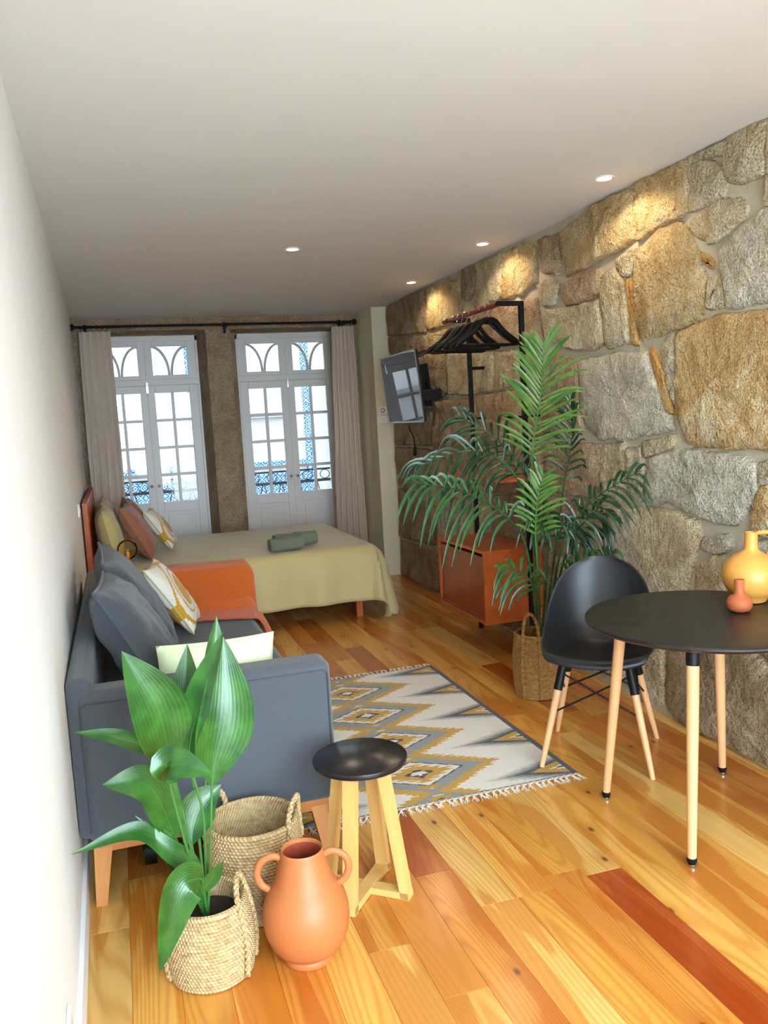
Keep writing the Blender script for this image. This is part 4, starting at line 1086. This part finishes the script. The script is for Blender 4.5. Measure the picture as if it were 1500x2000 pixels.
# ================================================================== SHELL CHAIR
ch = thing('shell_chair', 'black plastic shell chair with splayed beech legs', 'chair', (2.115, 3.075, 0), math.atan2(-.61, .79)+0.0)
def chair_fn(u, v):
    prof = [(-.222, .444), (-.220, .456), (-.195, .466), (-.12, .455), (-.02, .440), (.08, .438), (.145, .452), (.185, .495), (.207, .56), (.222, .64), (.237, .72), (.250, .79), (.256, .83)]
    hw = [.190, .205, .218, .230, .236, .238, .236, .232, .224, .208, .180, .126, .045]
    cz = [.030, .028, .026, .044, .075, .105, .120, .112, .088, .058, .030, .008, 0]
    cy = [.040, .040, .034, .006, -.040, -.082, -.102, -.108, -.104, -.088, -.064, -.032, -.006]
    n = len(prof)-1; t = v*n
    def smp(a):
        k = min(int(t), n-1); f = t-k
        g = lambda i: a[max(0, min(n, i))]
        p0, p1, p2, p3 = g(k-1), g(k), g(k+1), g(k+2)
        return .5*((2*p1)+(-p0+p2)*f+(2*p0-5*p1+4*p2-p3)*f*f+(-p0+3*p1-3*p2+p3)*f**3)
    y = smp([p[0] for p in prof]); z = smp([p[1] for p in prof]); h = smp(hw)
    a = 2*u-1; s = abs(a)**2.4
    return (a*h, y+smp(cy)*s, z+smp(cz)*s-(.010*s if v < .12 else 0))
o = MB().grid(chair_fn, 32, 48).build('shell', M['shell'], ch)
sd = o.modifiers.new('thickness', 'SOLIDIFY'); sd.thickness = .009; sd.offset = -1
sb_ = o.modifiers.new('smooth', 'SUBSURF'); sb_.levels = 1; sb_.render_levels = 1
q = .222
feet = [(-q, -q), (q, -q), (q, q), (-q, q)]
tops = [(-.135, -.125), (.135, -.125), (.135, .115), (-.135, .115)]
for (fx, fy), (tx, ty) in zip(feet, tops):
    a = Vector((fx, fy, .0125 if (fx < 0 and fy < 0) else 0)); b = Vector((tx, ty, .425))
    lg = MB().tube([a, a.lerp(b, .3), a.lerp(b, .78)], [.0105, .0135, .0165], 16).build('leg', M['oak'], ch)
    MB().tube([a.lerp(b, .76), a.lerp(b, 1.0)], [.0185, .0175], 16).build('socket', M['black'], lg)
def legpt(i, t): return Vector((*feet[i], 0)).lerp(Vector((*tops[i], .425)), t)
for i, j in ((0, 1), (1, 2), (2, 3), (3, 0)):
    A, B_ = legpt(i, .55), legpt(j, .55); C, D_ = legpt(i, .93), legpt(j, .93); mid = (A+B_+C+D_)/4
    for s, (p, q1) in enumerate(((A, D_), (B_, C))):
        off = Vector((0, 0, 0))
        MB().tube(bez([p, p.lerp(mid, .8)+Vector((0, 0, .006)), q1.lerp(mid, .8)+Vector((0, 0, .006)), q1], 14), .0042, 8).build('wire_brace', M['black'], ch)
MB().box(-.15, .15, -.14, .13, .418, .428, .003).build('seat_plate', M['black'], ch, False)

# ================================================================== SMALL STOOL
so = thing('side_table', 'low round black topped stool with crossed bamboo frame', 'stool', (.868, 2.458, 0))
MB().lathe([(0, .428), (.140, .428), (.147, .432), (.150, .440), (.1485, .448), (.142, .452), (0, .452)], 64).build('top', M['blackstool'], so)
def frame(ang, zoff):
    c, s = math.cos(ang), math.sin(ang)
    R3 = lambda v: Vector((c*v.x-s*v.y, s*v.x+c*v.y, v.z))
    W2 = .021
    fb = MB().add([(-.148, -W2, zoff), (.148, -W2, zoff), (.148, W2, zoff), (-.148, W2, zoff), (-.146, -W2, zoff+.022), (.146, -W2, zoff+.022), (.146, W2, zoff+.022), (-.146, W2, zoff+.022)],
                  [(0,3,2,1), (4,5,6,7), (0,1,5,4), (1,2,6,5), (2,3,7,6), (3,0,4,7)]).xf(R3).build('foot_bar', M['bambooh'], so, False)
    for q in (-1, 1):
        x0, x1 = .148*q, .088*q; t = .027*q
        MB().add([(x0, -W2, .0), (x0-t, -W2, .0), (x0-t, W2, .0), (x0, W2, .0), (x1, -W2, .428), (x1-t, -W2, .428), (x1-t, W2, .428), (x1, W2, .428)],
                 [(0,1,2,3), (4,7,6,5), (0,4,5,1), (1,5,6,2), (2,6,7,3), (3,7,4,0)]).xf(R3).build('leg', M['bamboo'], so, False)
frame(math.radians(-40), .0012); frame(math.radians(50), .003)

# ================================================================== BASKETS
def basket(name, label, loc, r0, r1, h, mat, hang, seed, coils=22, hup=.075, hspread=.30, group=None, full=True, lean=0.0):
    t = thing(name, label, 'basket', loc, group=group)
    jit = lambda a, z: 1+.018*nz(math.cos(a)*1.5+seed, math.sin(a)*1.5, z*9)+.006*nz(math.cos(a)*6, math.sin(a)*6+seed, z*30)
    prof = [(.0, .004), (r0*.6, .003), (r0*.93, .002)]
    for k in range(coils):
        z0 = h*k/coils; rr = r0+(r1-r0)*(k/coils)+.012*math.sin(math.pi*k/coils)
        for j in range(4):
            a = j/4*math.pi; prof.append((rr+.0035*math.sin(a), z0+h/coils*j/4+.003))
    rt = r1; prof += [(rt+.006, h), (rt+.004, h+.008), (rt-.004, h+.010), (rt-.012, h+.004)]
    for k in range(12): prof.append((rt-.010+(r0-r1)*(k/12)-.002*(k % 2), h-(h-.02)*k/11))
    prof.append((0, .018))
    b = MB().lathe(prof, 72, (0, 0, 0), jit).build('body', mat, t)
    for hi_, ha in enumerate(hang):
        pts = []
        a0, a1 = ha-hspread, ha+hspread
        def P(a, z, ex): 
            rr = (r0+(r1-r0)*min(1, z/h)+.012*math.sin(math.pi*min(1, z/h)))*jit(a, z)+ex
            return (rr*math.cos(a), rr*math.sin(a), z)
        if full:
            for k in range(10): pts.append(P(a0, .01+(h-.01)*k/10, .007))
        else: pts += [P(a0, h*.72, .007), P(a0, h*.85, .007)]
        for k in range(13):
            s = k/12*math.pi; a = a0+(a1-a0)*(1-math.cos(s))/2
            pts.append(P(a, h, .006-lean*math.sin(s)) [:2]+(h+hup*math.sin(s),))
        if full:
            for k in range(9, -1, -1): pts.append(P(a1, .01+(h-.01)*k/10, .007))
        else: pts += [P(a1, h*.85, .007), P(a1, h*.72, .007)]
        pp = bez(pts, len(pts)*5)
        hd = MB()
        for st in range(2):
            tw = []
            for k, p in enumerate(pp):
                tg = (pp[min(k+1, len(pp)-1)]-pp[max(k-1, 0)]).normalized(); n1 = Vector((p.x, p.y, 0)).normalized(); n1 = (n1-tg*n1.dot(tg)).normalized() if abs(n1.dot(tg)) < .98 else Vector((0, 0, 1)); n2 = tg.cross(n1)
                ph = k*.62+st*math.pi; tw.append(p+(n1*math.cos(ph)*.7+n2*math.sin(ph))*.0048)
            hd.tube(tw, .0052, 6)
        hd.build('handle', mat, t)
    return t
basket('plant_basket', 'woven seagrass basket holding the broad leaved plant', (.355, 2.255, 0), .112, .104, .205, M['sea'], (math.radians(-22), math.radians(165)), 1.0, 22, .07, .42, 'seagrass baskets', lean=.02)
basket('storage_basket', 'tall empty seagrass basket behind the terracotta urn', (.525, 2.515, 0), .125, .138, .285, M['sea'], (math.radians(-28), math.radians(140)), 4.0, 30, .075, .40, 'seagrass baskets', full=False)
basket('palm_basket', 'brown seagrass basket holding the palm by the stone wall', (2.245, 3.89, 0), .118, .112, .33, M['sea2'], (math.radians(228), math.radians(40)), 7.0, 34, .13, .36, 'seagrass baskets')

# ================================================================== TERRACOTTA URN
ur = thing('terracotta_urn', 'matte terracotta urn with two loop handles', 'urn', (.618, 2.205, 0))
prof = [(0, .0), (.068, .0), (.072, .004), (.073, .014), (.069, .020), (.086, .032), (.105, .056), (.117, .088), (.122, .122), (.1205, .152), (.113, .182), (.099, .209), (.087, .227), (.079, .243), (.072, .267), (.065, .291), (.060, .310), (.0595, .318), (.0575, .322), (.0545, .320), (.053, .312)]
MB().lathe(prof, 72, cap=False).build('body', M['terra'], ur)
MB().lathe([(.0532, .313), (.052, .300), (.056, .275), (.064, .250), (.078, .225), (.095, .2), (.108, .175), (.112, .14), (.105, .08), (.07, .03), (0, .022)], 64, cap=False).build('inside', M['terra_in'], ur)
for s in (-1, 1):
    pts = bez([(s*.058, 0, .298), (s*.085, 0, .306), (s*.116, 0, .290), (s*.128, 0, .258), (s*.118, 0, .226), (s*.094, 0, .207)], 26)
    MB().tube(pts, .0082, 12, flat=1.25).xf(lambda v: Vector((v.x*math.cos(-.22)-v.y*math.sin(-.22), v.x*math.sin(-.22)+v.y*math.cos(-.22), v.z))).build('handle', M['terra'], ur)

# ================================================================== PLANTS
def set_uv(o, uvs):
    at = o.data.attributes.new('leaf_uv', 'FLOAT_VECTOR', 'POINT')
    for i, u in enumerate(uvs): at.data[i].vector = (u[0], u[1], 0)
def raw(name, vs, fs, mat, parent, uvs=None):
    me = bpy.data.meshes.new(name); me.from_pydata([tuple(v) for v in vs], [], fs); me.update(); me.materials.append(mat)
    for p in me.polygons: p.use_smooth = True
    o = bpy.data.objects.new(name, me); COL.objects.link(o); o.parent = parent
    if uvs: set_uv(o, uvs)
    return o
def blade(cl, wfun, nrm, cup, across=8, twist=0.0, wav=0.0):
    """leaf surface along a centre line; cup folds the halves up from the midrib"""
    vs = []; uvs = []; n = len(cl)
    for i, p in enumerate(cl):
        tg = (cl[min(i+1, n-1)]-cl[max(i-1, 0)]).normalized(); t = i/(n-1)
        sd_ = tg.cross(nrm)
        if sd_.length < 1e-4: sd_ = tg.cross(Vector((1, 0, 0)))
        sd_.normalize(); nn = sd_.cross(tg).normalized(); w_ = wfun(t)
        for j in range(across+1):
            a = 2*j/across-1
            vs.append(p+sd_*(a*w_)+nn*(cup*w_*(abs(a)**1.5)+wav*math.sin(t*9+a*2)*w_*abs(a))); uvs.append((a, t))
    m = across+1
    fs = [(i*m+j, i*m+j+1, (i+1)*m+j+1, (i+1)*m+j) for i in range(n-1) for j in range(across)]
    return vs, fs, uvs
pl = thing('broad_leaf_plant', 'potted plant with large glossy green blades', 'plant', (.355, 2.255, .0))
O_ = Vector((.355, 2.255, 0))
MB().lathe([(0, .165), (.085, .165), (.090, .160), (.085, .03), (.0, .03)], 32).build('soil', M['soil'], pl)
for pts, k, wd, nn in BROAD_LEAVES:
    P_ = [Vector(p)-O_ for p in pts]
    P_[0] = Vector((P_[0].x*.5, P_[0].y*.5, .16))
    full = bez(P_, 60); k0 = int(60*(k-.15)/4)
    lf = full[k0:]; N_ = Vector(nn).normalized()
    wf_ = lambda t, wd=wd: wd*.60*max(.02, (math.sin(math.pi*min(1, max(0, t))**.88))**.92) if t < 1 else .001
    vs, fs, uvs = blade(lf, wf_, N_, .30, 8, 0, .05)
    lo = raw('leaf', vs, fs, M['leaf'], pl, uvs)
    MB().tube(full[:k0+3], [.0042-.0012*i/(k0+2) for i in range(k0+3)], 8).build('stem', M['stem'], lo)
    MB().tube([p-N_*.001 for p in lf[:-3]], [.0020*(1-i/len(lf)) + .0004 for i in range(len(lf)-3)], 5).build('midrib', M['stem'], lo)
pm = thing('palm_plant', 'tall feathery green palm in front of the stone wall', 'palm', (2.245, 3.89, 0))
O_ = Vector((2.245, 3.89, 0))
MB().lathe([(0, .25), (.095, .25), (.10, .245), (.095, .03), (.0, .03)], 32).build('soil', M['soil'], pm)
rp = random.Random(9)
for pts, ll, cnt, droop, col in FRONDS:
    P_ = [Vector(p)-O_ for p in pts]; P_[0] = Vector((P_[0].x*.6, P_[0].y*.6, .24))
    full = bez(P_, 64); k0 = 30
    rad = [.0062*(1-i/64)+.0016 for i in range(65)]
    fo = MB().tube(full, rad, 7).build('frond', M['stem'] if col == 'L' else M['leafM'], pm)
    rach = full[k0:]; n = len(rach)
    main = (rach[-1]-rach[0]).normalized()
    view = Vector((-.45, -.85, .25)); side0 = main.cross(view).normalized()
    for i in range(cnt):
        t = (i+.4)/cnt; kk = t*(n-2); k = int(kk); p = rach[k].lerp(rach[k+1], kk-k)
        tg = (rach[min(k+2, n-1)]-rach[max(k-1, 0)]).normalized(); sd_ = tg.cross(view).normalized()
        for s in (-1, 1):
            L = ll*(.55+.65*math.sin(math.pi*min(1, .18+.80*t)))*rp.uniform(.78, 1.15)
            fw = .55+.9*t*t
            d0 = (sd_*s*rp.uniform(.7, 1.05)+tg*fw*rp.uniform(.8, 1.3)+view*rp.uniform(-.15, .45)).normalized()
            g = Vector((0, 0, -1))*droop*1.45*L*rp.uniform(.6, 1.25)
            c = [p, p+d0*L*.35+g*.06, p+d0*L*.7+g*.35, p+d0*L*.95+g*.85]
            mxx = xr(3.6)-.065-O_.x
            c = [Vector((min(v.x, mxx), v.y, v.z)) for v in c]
            cl = bez(c, 7)
            wf_ = lambda tt: .0088*max(.05, math.sin(math.pi*(.10+.88*tt))**.8)
            vs, fs, uvs = blade(cl, wf_, (view+tg*.3).normalized(), .35, 2)
            raw('leaflet', vs, fs, M['leaf'+col], fo, uvs)
